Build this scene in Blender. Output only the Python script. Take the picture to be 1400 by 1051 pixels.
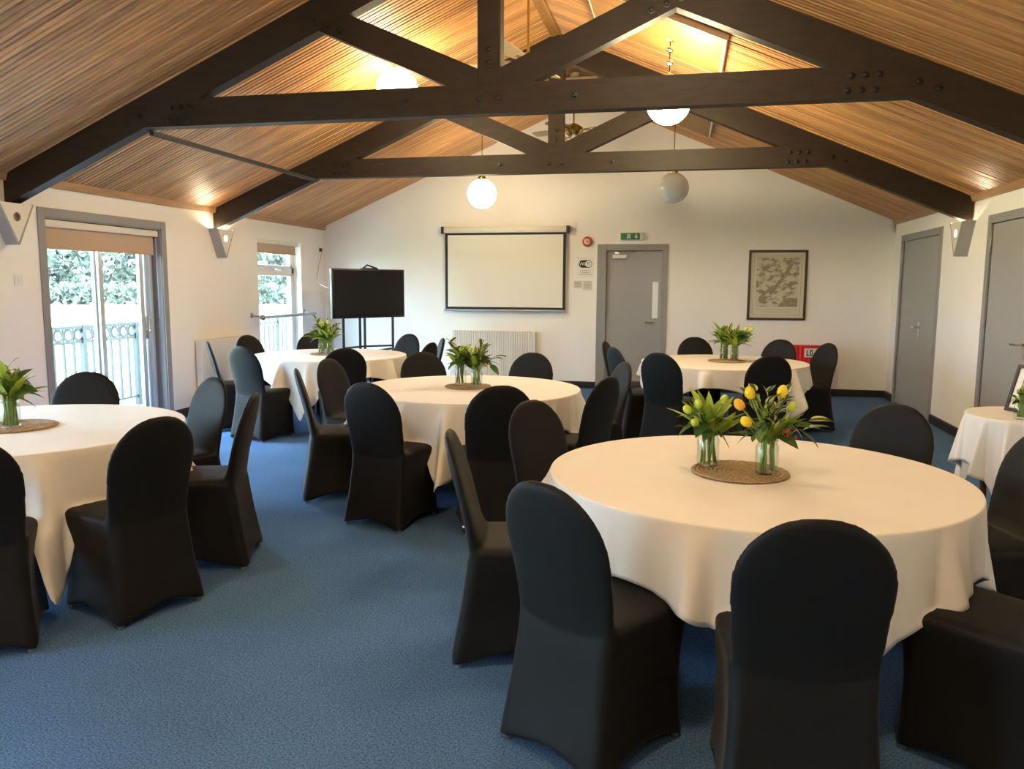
import bpy, bmesh, math, random
from math import exp, sin, cos, pi, sqrt, radians, atan2
from mathutils import Vector, Matrix, noise

SC = bpy.context.scene
COL = SC.collection
for _o in list(bpy.data.objects):
    bpy.data.objects.remove(_o)

# ------------------------------------------------------------------ camera
F_PX, PITCH, YAW, ROLL, CAM_H = 1085.87, -0.1235557, -0.210758, 0.00557649, 1.52
cam_data = bpy.data.cameras.new('camera')
cam_data.sensor_fit = 'HORIZONTAL'
cam_data.sensor_width = 36.0
cam_data.lens = F_PX / 1400.0 * 36.0
cam_data.clip_start, cam_data.clip_end = 0.05, 600
cam = bpy.data.objects.new('camera', cam_data)
COL.objects.link(cam)
fwd = Vector((sin(YAW) * cos(PITCH), cos(YAW) * cos(PITCH), sin(PITCH)))
right = Vector((cos(YAW), -sin(YAW), 0))
up = right.cross(fwd)
r2 = right * cos(ROLL) + up * sin(ROLL)
u2 = -right * sin(ROLL) + up * cos(ROLL)
cam.matrix_world = Matrix(((r2.x, u2.x, -fwd.x, 0), (r2.y, u2.y, -fwd.y, 0), (r2.z, u2.z, -fwd.z, CAM_H), (0, 0, 0, 1)))
SC.camera = cam

# ------------------------------------------------------------------ sky, exposure
SKY = 13.5
world = bpy.data.worlds.new('overcast_sky')
SC.world = world
world.use_nodes = True
_bg = world.node_tree.nodes['Background']
_bg.inputs[0].default_value = (0.60, 0.81, 1.0, 1)
_bg.inputs[1].default_value = SKY
SC.view_settings.view_transform = 'Standard'
SC.view_settings.look = 'None'
SC.view_settings.gamma = 1.0
SC.view_settings.use_curve_mapping = False
SC.view_settings.exposure = 1.47
SC.cycles.max_bounces = 10
SC.cycles.diffuse_bounces = 6
SC.cycles.transparent_max_bounces = 16
SC.cycles.sample_clamp_indirect = 6.0
SC.cycles.caustics_reflective = False
SC.cycles.caustics_refractive = False

# room measures
XL, XR, YB, YF = -5.588, 2.793, 11.83, -5.0
XC = (XL + XR) / 2
SLOPE, Z_RIDGE = 0.428, 4.21
Z_EAVE = Z_RIDGE - SLOPE * (XR - XC)
WT = 0.2
PATIO = (6.16, 7.78, 0.0, 2.11)
TALLWIN = (9.80, 11.04, 0.12, 2.13)
PATIO2 = (2.95, 4.57, 0.0, 2.11)  # unseen opening added for daylight from the left, like the next two
PATIO3 = (-0.15, 1.47, 0.0, 2.11)
PATIO4 = (-3.25, -1.63, 0.0, 2.11)

GLOBE_E = 26.0         # glow of a lit globe
UPLIGHT_E = 400.0       # glow of the small bulbs in the wall uplighters
WARM = (1.0, 0.81, 0.48)

# ------------------------------------------------------------------ materials
MATS = {}
def nodes_of(name):
    m = bpy.data.materials.new(name)
    m.use_nodes = True
    nt = m.node_tree
    return m, nt, nt.nodes['Principled BSDF']
def setp(b, **k):
    names = dict(color='Base Color', rough='Roughness', metal='Metallic', spec='Specular IOR Level', sheen='Sheen Weight',
                 sheen_rough='Sheen Roughness', coat='Coat Weight', emit='Emission Color', es='Emission Strength', sub='Subsurface Weight', trans='Transmission Weight')
    for a, v in k.items():
        if a in ('color', 'emit') and len(v) == 3: v = (*v, 1)
        b.inputs[names[a]].default_value = v
def mat(name, color, rough=0.6, noise_scale=0, noise_amt=0.15, bump=0.0, bump_scale=None, coords='Object', rnd=0.0, **k):
    if name in MATS: return MATS[name]
    m, nt, b = nodes_of(name)
    setp(b, color=color, rough=rough, **k)
    N, Lk = nt.nodes, nt.links
    tc = N.new('ShaderNodeTexCoord')
    last = None
    if noise_scale:
        n = N.new('ShaderNodeTexNoise'); n.inputs['Scale'].default_value = noise_scale; n.inputs['Detail'].default_value = 5
        Lk.new(tc.outputs[coords], n.inputs['Vector'])
        r = N.new('ShaderNodeMapRange'); r.inputs['From Min'].default_value = .3; r.inputs['From Max'].default_value = .7
        r.inputs['To Min'].default_value = 1 - noise_amt; r.inputs['To Max'].default_value = 1 + noise_amt
        Lk.new(n.outputs['Fac'], r.inputs['Value'])
        last = r.outputs['Result']
    if rnd:
        oi = N.new('ShaderNodeObjectInfo')
        r = N.new('ShaderNodeMapRange'); r.inputs['To Min'].default_value = 1 - rnd; r.inputs['To Max'].default_value = 1 + rnd
        Lk.new(oi.outputs['Random'], r.inputs['Value'])
        if last is None: last = r.outputs['Result']
        else:
            mu = N.new('ShaderNodeMath'); mu.operation = 'MULTIPLY'
            Lk.new(last, mu.inputs[0]); Lk.new(r.outputs['Result'], mu.inputs[1]); last = mu.outputs[0]
    if last is not None:
        v = N.new('ShaderNodeVectorMath'); v.operation = 'SCALE'
        v.inputs[0].default_value = color[:3]
        Lk.new(last, v.inputs['Scale']); Lk.new(v.outputs[0], b.inputs['Base Color'])
    if bump:
        n2 = N.new('ShaderNodeTexNoise'); n2.inputs['Scale'].default_value = bump_scale or noise_scale or 50; n2.inputs['Detail'].default_value = 4
        Lk.new(tc.outputs[coords], n2.inputs['Vector'])
        bp = N.new('ShaderNodeBump'); bp.inputs['Strength'].default_value = bump; bp.inputs['Distance'].default_value = 0.01
        Lk.new(n2.outputs['Fac'], bp.inputs['Height']); Lk.new(bp.outputs['Normal'], b.inputs['Normal'])
    MATS[name] = m
    return m

def wood_mat(name, c1, c2, scale=(1, 1, 1), rough=0.55, rnd=0.25, bump=0.05, spec=0.5):
    if name in MATS: return MATS[name]
    m, nt, b = nodes_of(name)
    N, Lk = nt.nodes, nt.links
    setp(b, rough=rough, spec=spec)
    tc = N.new('ShaderNodeTexCoord'); mp = N.new('ShaderNodeMapping'); mp.inputs['Scale'].default_value = scale
    oi = N.new('ShaderNodeObjectInfo')
    ad = N.new('ShaderNodeVectorMath'); ad.operation = 'ADD'
    sc = N.new('ShaderNodeVectorMath'); sc.operation = 'SCALE'; sc.inputs[0].default_value = (37, 91, 53)
    Lk.new(oi.outputs['Random'], sc.inputs['Scale'])
    Lk.new(tc.outputs['Object'], mp.inputs['Vector']); Lk.new(mp.outputs[0], ad.inputs[0]); Lk.new(sc.outputs[0], ad.inputs[1])
    n = N.new('ShaderNodeTexNoise'); n.inputs['Scale'].default_value = 3; n.inputs['Detail'].default_value = 6; n.inputs['Roughness'].default_value = .65
    Lk.new(ad.outputs[0], n.inputs['Vector'])
    cr = N.new('ShaderNodeValToRGB'); cr.color_ramp.elements[0].position = .3; cr.color_ramp.elements[1].position = .72
    cr.color_ramp.elements[0].color = (*c1, 1); cr.color_ramp.elements[1].color = (*c2, 1)
    Lk.new(n.outputs['Fac'], cr.inputs['Fac'])
    r = N.new('ShaderNodeMapRange'); r.inputs['To Min'].default_value = 1 - rnd; r.inputs['To Max'].default_value = 1 + rnd
    Lk.new(oi.outputs['Random'], r.inputs['Value'])
    v = N.new('ShaderNodeVectorMath'); v.operation = 'SCALE'
    Lk.new(cr.outputs['Color'], v.inputs[0]); Lk.new(r.outputs['Result'], v.inputs['Scale'])
    Lk.new(v.outputs[0], b.inputs['Base Color'])
    bp = N.new('ShaderNodeBump'); bp.inputs['Strength'].default_value = bump; bp.inputs['Distance'].default_value = .01
    Lk.new(n.outputs['Fac'], bp.inputs['Height']); Lk.new(bp.outputs['Normal'], b.inputs['Normal'])
    MATS[name] = m
    return m

def glass_mat(name, tint=(0.95, 0.98, 0.97), gloss=0.04):
    if name in MATS: return MATS[name]
    m = bpy.data.materials.new(name); m.use_nodes = True
    nt = m.node_tree; N, Lk = nt.nodes, nt.links
    N.remove(N['Principled BSDF'])
    t = N.new('ShaderNodeBsdfTransparent'); t.inputs[0].default_value = (*tint, 1)
    g = N.new('ShaderNodeBsdfGlossy'); g.inputs['Roughness'].default_value = gloss
    lw = N.new('ShaderNodeLayerWeight'); lw.inputs['Blend'].default_value = .5
    pw = N.new('ShaderNodeMath'); pw.operation = 'POWER'; pw.inputs[1].default_value = 4.5
    fr = N.new('ShaderNodeMath'); fr.operation = 'MULTIPLY_ADD'; fr.inputs[1].default_value = .8; fr.inputs[2].default_value = .03
    Lk.new(lw.outputs['Facing'], pw.inputs[0]); Lk.new(pw.outputs[0], fr.inputs[0])
    mx = N.new('ShaderNodeMixShader')
    Lk.new(fr.outputs[0], mx.inputs[0]); Lk.new(t.outputs[0], mx.inputs[1]); Lk.new(g.outputs[0], mx.inputs[2])
    Lk.new(mx.outputs[0], N['Material Output'].inputs['Surface'])
    MATS[name] = m
    return m

M_WALL = mat('wall_paint', (0.88, 0.86, 0.81), 0.75, 1.5, 0.02, bump=0.05, bump_scale=60)
M_CARPET = None
def carpet():
    m, nt, b = nodes_of('blue_carpet')
    N, Lk = nt.nodes, nt.links
    setp(b, rough=0.95, spec=0.08)
    tc = N.new('ShaderNodeTexCoord')
    n1 = N.new('ShaderNodeTexNoise'); n1.inputs['Scale'].default_value = 135; n1.inputs['Detail'].default_value = 3; n1.inputs['Roughness'].default_value = .8
    n2 = N.new('ShaderNodeTexNoise'); n2.inputs['Scale'].default_value = 1.2; n2.inputs['Detail'].default_value = 3
    for n in (n1, n2): Lk.new(tc.outputs['Object'], n.inputs['Vector'])
    cr = N.new('ShaderNodeValToRGB'); cr.color_ramp.elements[0].position = .36; cr.color_ramp.elements[1].position = .64
    cr.color_ramp.elements[0].color = (0.030, 0.066, 0.145, 1); cr.color_ramp.elements[1].color = (0.135, 0.285, 0.56, 1)
    Lk.new(n1.outputs['Fac'], cr.inputs['Fac'])
    r = N.new('ShaderNodeMapRange'); r.inputs['From Min'].default_value = .3; r.inputs['From Max'].default_value = .7
    r.inputs['To Min'].default_value = .88; r.inputs['To Max'].default_value = 1.1
    Lk.new(n2.outputs['Fac'], r.inputs['Value'])
    v = N.new('ShaderNodeVectorMath'); v.operation = 'SCALE'
    Lk.new(cr.outputs['Color'], v.inputs[0]); Lk.new(r.outputs['Result'], v.inputs['Scale']); Lk.new(v.outputs[0], b.inputs['Base Color'])
    bp = N.new('ShaderNodeBump'); bp.inputs['Strength'].default_value = .3; bp.inputs['Distance'].default_value = .004
    Lk.new(n1.outputs['Fac'], bp.inputs['Height']); Lk.new(bp.outputs['Normal'], b.inputs['Normal'])
    return m
M_CARPET = carpet()
M_SLAT = wood_mat('pine_slat', (0.36, 0.165, 0.06), (0.70, 0.37, 0.135), (0.9, 14, 14), 0.5, 0.22)
M_TRIMWOOD = wood_mat('pine_trim', (0.30, 0.16, 0.07), (0.48, 0.28, 0.13), (14, 1, 14), 0.5, 0.1)
M_BEAM = wood_mat('dark_stained_beam', (0.013, 0.0068, 0.0032), (0.031, 0.017, 0.0075), (2, 14, 9), 0.55, 0.1, bump=0.1, spec=0.34)
M_ROOFBOARD = mat('dark_roof_board', (0.02, 0.012, 0.008), 0.9)
M_PLY = wood_mat('plywood_panel', (0.27, 0.125, 0.032), (0.38, 0.20, 0.058), (1.2, 6, 6), 0.55, 0.05)
M_IRON = mat('black_iron', (0.012, 0.011, 0.011), 0.4, metal=0.3)
M_GREYPAINT = mat('grey_door_paint', (0.33, 0.325, 0.32), 0.42, 2.0, 0.03)
M_GREYFRAME = mat('grey_frame_paint', (0.27, 0.265, 0.265), 0.45, 3, 0.03)
M_ALU = mat('pale_aluminium', (0.55, 0.58, 0.62), 0.35, metal=0.4)
M_WHITEPVC = mat('white_upvc', (0.78, 0.80, 0.82), 0.3)
M_BLACKTRIM = mat('black_skirting', (0.012, 0.012, 0.014), 0.45)
M_BLIND = mat('tan_blind_fabric', (0.50, 0.36, 0.26), 0.85, 120, 0.06)
M_CREAM = mat('cream_plastic', (0.72, 0.69, 0.60), 0.4)
M_WHITE = mat('white_plastic', (0.80, 0.79, 0.76), 0.35)
M_RAD = mat('white_radiator_enamel', (0.74, 0.72, 0.67), 0.35)
M_GROOVE = mat('radiator_dark_groove', (0.25, 0.24, 0.22), 0.6)
M_CHAIR = mat('black_stretch_cover', (0.0055, 0.0053, 0.0055), 0.62, 9, 0.12, bump=0.03, bump_scale=300, spec=0.24, sheen=0.07, sheen_rough=0.35)
M_CHROME = mat('chrome', (0.7, 0.7, 0.7), 0.18, metal=1.0)
M_STEEL = mat('grey_steel_tube', (0.35, 0.35, 0.36), 0.35, metal=0.9)
M_CLOTH = mat('white_tablecloth', (0.80, 0.775, 0.735), 0.75, 6, 0.015, bump=0.06, bump_scale=10, sheen=0.1)
M_TABLEWOOD = mat('table_board', (0.35, 0.25, 0.16), 0.6, 12, 0.1)
M_WOODLEG = wood_mat('brown_table_wood', (0.10, 0.035, 0.015), (0.2, 0.08, 0.035), (10, 10, 1), 0.4, 0.1)
M_GLASS = glass_mat('window_glass')
M_JAR = glass_mat('jar_glass', (0.93, 0.96, 0.95), 0.03)
M_MAT = mat('woven_seagrass', (0.36, 0.25, 0.13), 0.9, 140, 0.5, bump=0.5, bump_scale=160)
M_BLACKPL = mat('black_plastic', (0.011, 0.011, 0.012), 0.35)
M_SCREENOFF = mat('dark_tv_glass', (0.010, 0.010, 0.010), 0.16)
M_BLACKMAT = mat('matt_black_print', (0.014, 0.013, 0.013), 0.7)
M_PROJ = mat('projection_fabric', (0.80, 0.775, 0.69), 0.85)
M_RED = mat('fire_red', (0.42, 0.03, 0.015), 0.35)
M_REDCLOTH = mat('bright_red_cloth', (0.62, 0.015, 0.02), 0.7, 20, 0.1)
M_GREEN = mat('exit_sign_green', (0.0, 0.17, 0.055), 0.35)
M_PAPER = mat('white_paper', (0.80, 0.79, 0.74), 0.7)
M_INKGREY = mat('grey_ink', (0.35, 0.34, 0.32), 0.8)
M_BRASS = mat('polished_brass', (0.55, 0.40, 0.16), 0.22, metal=1.0)
M_BLADE = wood_mat('pale_fan_blade', (0.42, 0.30, 0.17), (0.58, 0.45, 0.29), (1, 8, 8), 0.4, 0.1)
M_BLADEDARK = mat('cane_fan_blade', (0.20, 0.16, 0.11), 0.5, 30, 0.2)
M_FRAMEDARK = wood_mat('dark_picture_frame', (0.035, 0.017, 0.009), (0.07, 0.035, 0.018), (5, 5, 5), 0.35, 0.05)

def emis(name, color, strength, base=(0.8, 0.8, 0.8)):
    m, nt, b = nodes_of(name)
    setp(b, color=base, rough=0.3, emit=color, es=strength)
    return m
M_GLOBE_ON = emis('lit_opal_glass', WARM, GLOBE_E)
M_GLOBE_DIM = emis('lit_opal_glass_weaker_bulb', WARM, GLOBE_E * .5)
M_GLOBE_STRONG = emis('lit_opal_glass_stronger_bulb', WARM, GLOBE_E * 1.5)
M_GLOBE_MID = emis('lit_opal_glass_medium_bulb', WARM, GLOBE_E * .66)
M_GLOBE_OFF = mat('unlit_opal_glass', (0.72, 0.72, 0.68), 0.12, sub=0.0)
M_BULB = emis('lit_uplighter_bulb', (1.0, 0.80, 0.52), UPLIGHT_E)
M_LENS_ON = emis('lit_lens', (1.0, 0.86, 0.66), 6.0)

# ------------------------------------------------------------------ mesh helpers
def link(name, me, parent=None, loc=None, rot=None):
    o = bpy.data.objects.new(name, me)
    COL.objects.link(o)
    if parent is not None: o.parent = parent
    if loc is not None: o.location = loc
    if rot is not None: o.rotation_euler = rot
    return o
def tag(o, label=None, cat=None, group=None, kind=None):
    if label: o['label'] = label
    if cat: o['category'] = cat
    if group: o['group'] = group
    if kind: o['kind'] = kind
    return o
def thing(name, label, cat, loc=(0, 0, 0), rz=0.0, group=None):
    o = link(name, None, None, loc, (0, 0, rz))
    o.empty_display_size = 0.1
    return tag(o, label, cat, group)
def pydata(name, V, Fc, m, smooth=False):
    me = bpy.data.meshes.new(name)
    me.from_pydata([tuple(v) for v in V], [], Fc)
    if m is not None: me.materials.append(m)
    if smooth:
        me.polygons.foreach_set('use_smooth', [True] * len(me.polygons))
    me.update()
    return me
class MB:
    """collects simple shapes into one mesh"""
    def __init__(s): s.V, s.F = [], []
    def add(s, V, Fc):
        n = len(s.V); s.V += [tuple(v) for v in V]; s.F += [tuple(i + n for i in f) for f in Fc]; return s
    def box(s, x0, x1, y0, y1, z0, z1, c=0.0):
        if c <= 0:
            V = [(x0, y0, z0), (x1, y0, z0), (x1, y1, z0), (x0, y1, z0), (x0, y0, z1), (x1, y0, z1), (x1, y1, z1), (x0, y1, z1)]
            return s.add(V, [(0, 3, 2, 1), (4, 5, 6, 7), (0, 1, 5, 4), (1, 2, 6, 5), (2, 3, 7, 6), (3, 0, 4, 7)])
        bm = bmesh.new()
        bmesh.ops.create_cube(bm, size=1)
        for v in bm.verts:
            v.co = Vector((x0 if v.co.x < 0 else x1, y0 if v.co.y < 0 else y1, z0 if v.co.z < 0 else z1))
        bmesh.ops.bevel(bm, geom=list(bm.edges), offset=c, segments=2, affect='EDGES', profile=0.5)
        bm.verts.index_update()
        s.add([v.co for v in bm.verts], [[v.index for v in f.verts] for f in bm.faces]); bm.free()
        return s
    def tube(s, pts, r, n=8, caps=True):
        pts = [Vector(p) for p in pts]
        rs = r if isinstance(r, (list, tuple)) else [r] * len(pts)
        V, Fc = [], []
        prev = None
        for i, p in enumerate(pts):
            t = (pts[min(i + 1, len(pts) - 1)] - pts[max(i - 1, 0)]).normalized()
            if prev is None:
                a = t.orthogonal().normalized()
            else:
                a = (prev - t * prev.dot(t)).normalized()
            prev = a; b = t.cross(a)
            for k in range(n):
                an = 2 * pi * k / n
                V.append(p + (a * cos(an) + b * sin(an)) * rs[i])
        for i in range(len(pts) - 1):
            for k in range(n):
                k2 = (k + 1) % n
                Fc.append((i * n + k, i * n + k2, (i + 1) * n + k2, (i + 1) * n + k))
        if caps:
            Fc.append(tuple(range(n))[::-1]); Fc.append(tuple((len(pts) - 1) * n + k for k in range(n)))
        return s.add(V, Fc)
    def lathe(s, prof, n=24, c=(0, 0, 0), axis='z'):
        V, Fc = [], []
        for (r, z) in prof:
            for k in range(n):
                an = 2 * pi * k / n
                if axis == 'z': V.append((c[0] + r * cos(an), c[1] + r * sin(an), c[2] + z))
                elif axis == 'y': V.append((c[0] + r * cos(an), c[1] - z, c[2] + r * sin(an)))   # z along -y
                else: V.append((c[0] + z, c[1] + r * cos(an), c[2] + r * sin(an)))
        for i in range(len(prof) - 1):
            for k in range(n):
                k2 = (k + 1) % n
                Fc.append((i * n + k, i * n + k2, (i + 1) * n + k2, (i + 1) * n + k))
        Fc.append(tuple(range(n))[::-1]); Fc.append(tuple((len(prof) - 1) * n + k for k in range(n)))
        return s.add(V, Fc)
    def prism_y(s, poly, y0, y1):            # polygon in x,z extruded along y
        n = len(poly)
        V = [(x, y0, z) for x, z in poly] + [(x, y1, z) for x, z in poly]
        Fc = [tuple(range(n)), tuple(range(n, 2 * n))[::-1]] + [(i, i + n, (i + 1) % n + n, (i + 1) % n) for i in range(n)]
        return s.add(V, Fc)
    def prism_x(s, poly, x0, x1):            # polygon in y,z extruded along x
        n = len(poly)
        V = [(x0, y, z) for y, z in poly] + [(x1, y, z) for y, z in poly]
        Fc = [tuple(range(n)), tuple(range(n, 2 * n))[::-1]] + [(i, i + n, (i + 1) % n + n, (i + 1) % n) for i in range(n)]
        return s.add(V, Fc)
    def sphere(s, c, r, n=24, m=14, sz=1.0):
        V = [(c[0], c[1], c[2] - r * sz)]; Fc = []
        for i in range(1, m):
            ph = -pi / 2 + pi * i / m
            for k in range(n):
                an = 2 * pi * k / n
                V.append((c[0] + r * cos(ph) * cos(an), c[1] + r * cos(ph) * sin(an), c[2] + r * sz * sin(ph)))
        V.append((c[0], c[1], c[2] + r * sz)); top = len(V) - 1
        for k in range(n): Fc.append((0, 1 + (k + 1) % n, 1 + k))
        for i in range(m - 2):
            for k in range(n):
                a = 1 + i * n + k; b_ = 1 + i * n + (k + 1) % n
                Fc.append((a, b_, b_ + n, a + n))
        for k in range(n): Fc.append((1 + (m - 2) * n + k, 1 + (m - 2) * n + (k + 1) % n, top))
        return s.add(V, Fc)
    def mesh(s, name, m, smooth=False):
        me = pydata(name, s.V, s.F, m, smooth)
        bm = bmesh.new(); bm.from_mesh(me); bmesh.ops.recalc_face_normals(bm, faces=bm.faces); bm.to_mesh(me); bm.free()
        return me
    def build(s, name, m, parent=None, loc=None, rot=None, smooth=False, auto=False):
        me = s.mesh(name, m, smooth or auto)
        o = link(name, me, parent, loc, rot)
        if auto:
            me.set_sharp_from_angle(angle=radians(35))
        return o
def struct(o, label=None):
    o['kind'] = 'structure'
    if label: o['label'] = label
    return o
def zceil(x):
    return Z_RIDGE - SLOPE * abs(x - XC)

# ------------------------------------------------------------------ room shell
struct(MB().box(XL - WT, XR + WT, YF - WT, YB + WT, -0.29, 0.0).build('floor', M_CARPET), 'blue flecked carpet covering the hall floor')

def wall_with_openings(name, x0, x1, ya, yb_, ztop, ops, label):
    mb = MB(); y = ya
    for (o0, o1, z0, z1) in sorted(ops):
        mb.box(x0, x1, y, o0, 0, ztop)
        if z0 > 0: mb.box(x0, x1, o0, o1, 0, z0)
        mb.box(x0, x1, o0, o1, z1, ztop)
        y = o1
    mb.box(x0, x1, y, yb_, 0, ztop)
    return struct(mb.build(name, M_WALL), label)
wall_with_openings('wall_left', XL - WT, XL, YF - WT, YB + WT, Z_EAVE + 0.12, [PATIO, TALLWIN, PATIO2, PATIO3, PATIO4], 'cream left wall with the glazed openings')
wall_with_openings('wall_right', XR, XR + WT, YF - WT, YB + WT, Z_EAVE + 0.12, [(9.82, 11.34, 0.0, 2.12), (6.74, 8.28, 0.0, 2.12)], 'cream right wall with the grey doors')
gable = [(XL, 0), (XR, 0), (XR, Z_EAVE + .1), (XC, Z_RIDGE + .1), (XL, Z_EAVE + .1)]
BD = (-1.13, -0.30, 2.045)
mbw = MB()
mbw.prism_y([(XL, 0), (BD[0], 0), (BD[0], Z_RIDGE + .1 - SLOPE * abs(BD[0] - XC)), (XC, Z_RIDGE + .1), (XL, Z_EAVE + .1)], YB, YB + WT)
mbw.prism_y([(BD[1], 0), (XR, 0), (XR, Z_EAVE + .1), (BD[1], Z_RIDGE + .1 - SLOPE * abs(BD[1] - XC))], YB, YB + WT)
mbw.prism_y([(BD[0], BD[2]), (BD[1], BD[2]), (BD[1], Z_RIDGE + .1 - SLOPE * abs(BD[1] - XC)), (BD[0], Z_RIDGE + .1 - SLOPE * abs(BD[0] - XC))], YB, YB + WT)
struct(mbw.build('wall_back', M_WALL), 'cream gable end wall behind the projection screen')
struct(MB().prism_y(gable, YF - WT, YF).build('wall_front', M_WALL), 'cream gable wall behind the viewpoint')

# ceiling: dark boards with slats below
ang = math.atan(SLOPE)
mb = MB()
T_ = 0.10
mb.prism_y([(XL - WT, zceil(XL - WT) + .03), (XC, Z_RIDGE + .03), (XC, Z_RIDGE + .03 + T_), (XL - WT, zceil(XL - WT) + .03 + T_)], YF - WT, YB + WT)
mb.prism_y([(XC, Z_RIDGE + .03), (XR + WT, zceil(XR + WT) + .03), (XR + WT, zceil(XR + WT) + .03 + T_), (XC, Z_RIDGE + .03 + T_)], YF - WT, YB + WT)
ceiling = struct(mb.build('ceiling', M_ROOFBOARD), 'pitched ceiling lined with narrow pine slats')
LEN = (XR - XC) / cos(ang)
PITCH_S = 0.053
def slat_verts(w, h, L):
    return [(0, -w / 2, h), (0, -w / 2, h * .3), (0, -w / 2 * .8, 0), (0, w / 2 * .8, 0), (0, w / 2, h * .3), (0, w / 2, h),
            (L, -w / 2, h), (L, -w / 2, h * .3), (L, -w / 2 * .8, 0), (L, w / 2 * .8, 0), (L, w / 2, h * .3), (L, w / 2, h)]
slat_faces = [(0, 1, 2, 3, 4, 5), (11, 10, 9, 8, 7, 6)] + [(i, i + 6, (i + 1) % 6 + 6, (i + 1) % 6) for i in range(6)]
SLATS = []
for w in (0.037, 0.041, 0.044):
    SLATS.append(MB().add(slat_verts(w, 0.03, LEN - 0.02), slat_faces).mesh('slat', M_SLAT))
rnd = random.Random(5)
def slat_rows(side, y_from):
    y = YB - 0.03
    while y > y_from:
        me = SLATS[min(2, int(rnd.random() * 3))]
        o = bpy.data.objects.new('slat', me); COL.objects.link(o); o.parent = ceiling
        dz = rnd.uniform(-.003, .003)
        if side < 0:
            o.location = (XL, y, Z_EAVE + dz); o.rotation_euler = (0, -ang, 0)
        else:
            o.location = (XR, y, Z_EAVE + dz); o.rotation_euler = (0, -ang, pi); o.rotation_mode = 'XYZ'
        y -= PITCH_S
    return y
yl = slat_rows(-1, 4.02)
yr = slat_rows(1, 4.50)
mb = MB()
for side, y in ((-1, yl), (1, yr)):
    R3 = Matrix.Rotation(0 if side < 0 else pi, 4, 'Z') @ Matrix.Rotation(-ang, 4, 'Y')
    while y > YF:
        Mx = Matrix.Translation((XL if side < 0 else XR, y, Z_EAVE)) @ R3
        mb.add([Mx @ Vector(v) for v in slat_verts(0.043, 0.03, LEN - .02)], slat_faces)
        y -= PITCH_S
o = mb.build('slats', M_SLAT, ceiling); o['kind'] = 'stuff'
# ridge board and eaves trim
MB().prism_y([(XC - .07, Z_RIDGE - .045), (XC, Z_RIDGE - .02), (XC + .03, Z_RIDGE - .03), (XC + .03, Z_RIDGE + .02), (XC - .07, Z_RIDGE + .02)], YF, YB).build('ridge_board', M_PLY, ceiling)
for i, (xa, s) in enumerate(((XL, 1), (XR, -1))):
    struct(MB().prism_y([(xa, Z_EAVE - .045), (xa + s * .03, Z_EAVE - .045), (xa + s * .05, Z_EAVE + .02), (xa, Z_EAVE + .02)], YF, YB).build('trim_%d' % (i + 1), M_TRIMWOOD), 'pine cornice along the %s eaves' % ('left' if s > 0 else 'right'))
# baseboards
def base_x(name, xa, s, runs):
    mb = MB()
    for a, b_ in runs: mb.prism_y([(xa, 0), (xa + s * .018, 0), (xa + s * .018, .088), (xa + s * .010, .1), (xa, .1)], a, b_)
    struct(mb.build(name, M_BLACKTRIM), 'black skirting board')
base_x('baseboard_left', XL, 1, [(YF, PATIO4[0] - .08), (PATIO4[1] + .08, PATIO3[0] - .08), (PATIO3[1] + .08, PATIO2[0] - .08), (PATIO2[1] + .08, PATIO[0] - .08), (PATIO[1] + .08, YB)])
base_x('baseboard_right', XR, -1, [(YF, 6.66), (8.36, 9.74), (11.42, YB)])
mb = MB()
for a, b_ in ((XL, -1.25), (-.245, XR)): mb.prism_x([(YB, 0), (YB - .018, 0), (YB - .018, .088), (YB - .010, .1), (YB, .1)], a, b_)
struct(mb.build('baseboard_back', M_BLACKTRIM), 'black skirting board along the end wall')

# ------------------------------------------------------------------ doors
d1 = struct(link('door_1', None, None, (0, 0, 0)), 'grey fire door in the end wall beside the projection screen')
mb = MB()
mb.box(BD[0] - .125, BD[0] + .01, YB - .025, YB + .12, 0, BD[2] + .085, .004); mb.box(BD[1] - .01, BD[1] + .065, YB - .025, YB + .12, 0, BD[2] + .085, .004)
mb.box(BD[0] - .0, BD[1] + .0, YB - .022, YB + .12, BD[2] - .005, BD[2] + .085, .004)
mb.build('door_frame', M_GREYFRAME, d1)
lf = MB().box(BD[0] + .012, BD[1] - .012, YB + .035, YB + .08, .008, BD[2] - .008, .003).build('door_leaf', M_GREYPAINT, d1)
M_PAINTED_LIT = mat('vision_glass_painted_daylight', (0.82, 0.85, 0.86), 0.12)  # opaque pale colour stands in for daylight behind the pane
vp = MB().box(-.445, -.36, YB + .026, YB + .04, 1.06, 1.59, .003).build('vision_panel', M_PAINTED_LIT, d1)
cl = MB().box(-1.03, -.83, YB - .02, YB + .035, 1.925, 1.98, .006).build('door_closer', M_WHITE, d1)
MB().tube([(-.95, YB - .0, 1.99), (-.95, YB - .02, 2.015), (-.69, YB - .01, 2.03)], .008).box(-1.0, -.93, YB - .015, YB + .02, 1.99, 2.02).build('closer_arm', M_CHROME, cl)
MB().tube([(-.42, YB + .03, 1.0), (-.42, YB - .02, 1.0)], .011).tube([(-.425, YB - .02, 1.0), (-.54, YB - .025, 1.0)], .009).build('door_handle', M_CHROME, d1)
MB().box(BD[0] - .12, BD[1] + .06, YB + .121, YB + .15, 0, BD[2] + .08).build('light_stop_panel', M_GREYFRAME, d1)  # added panel behind the door, stops outside light leaking round the leaf
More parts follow.
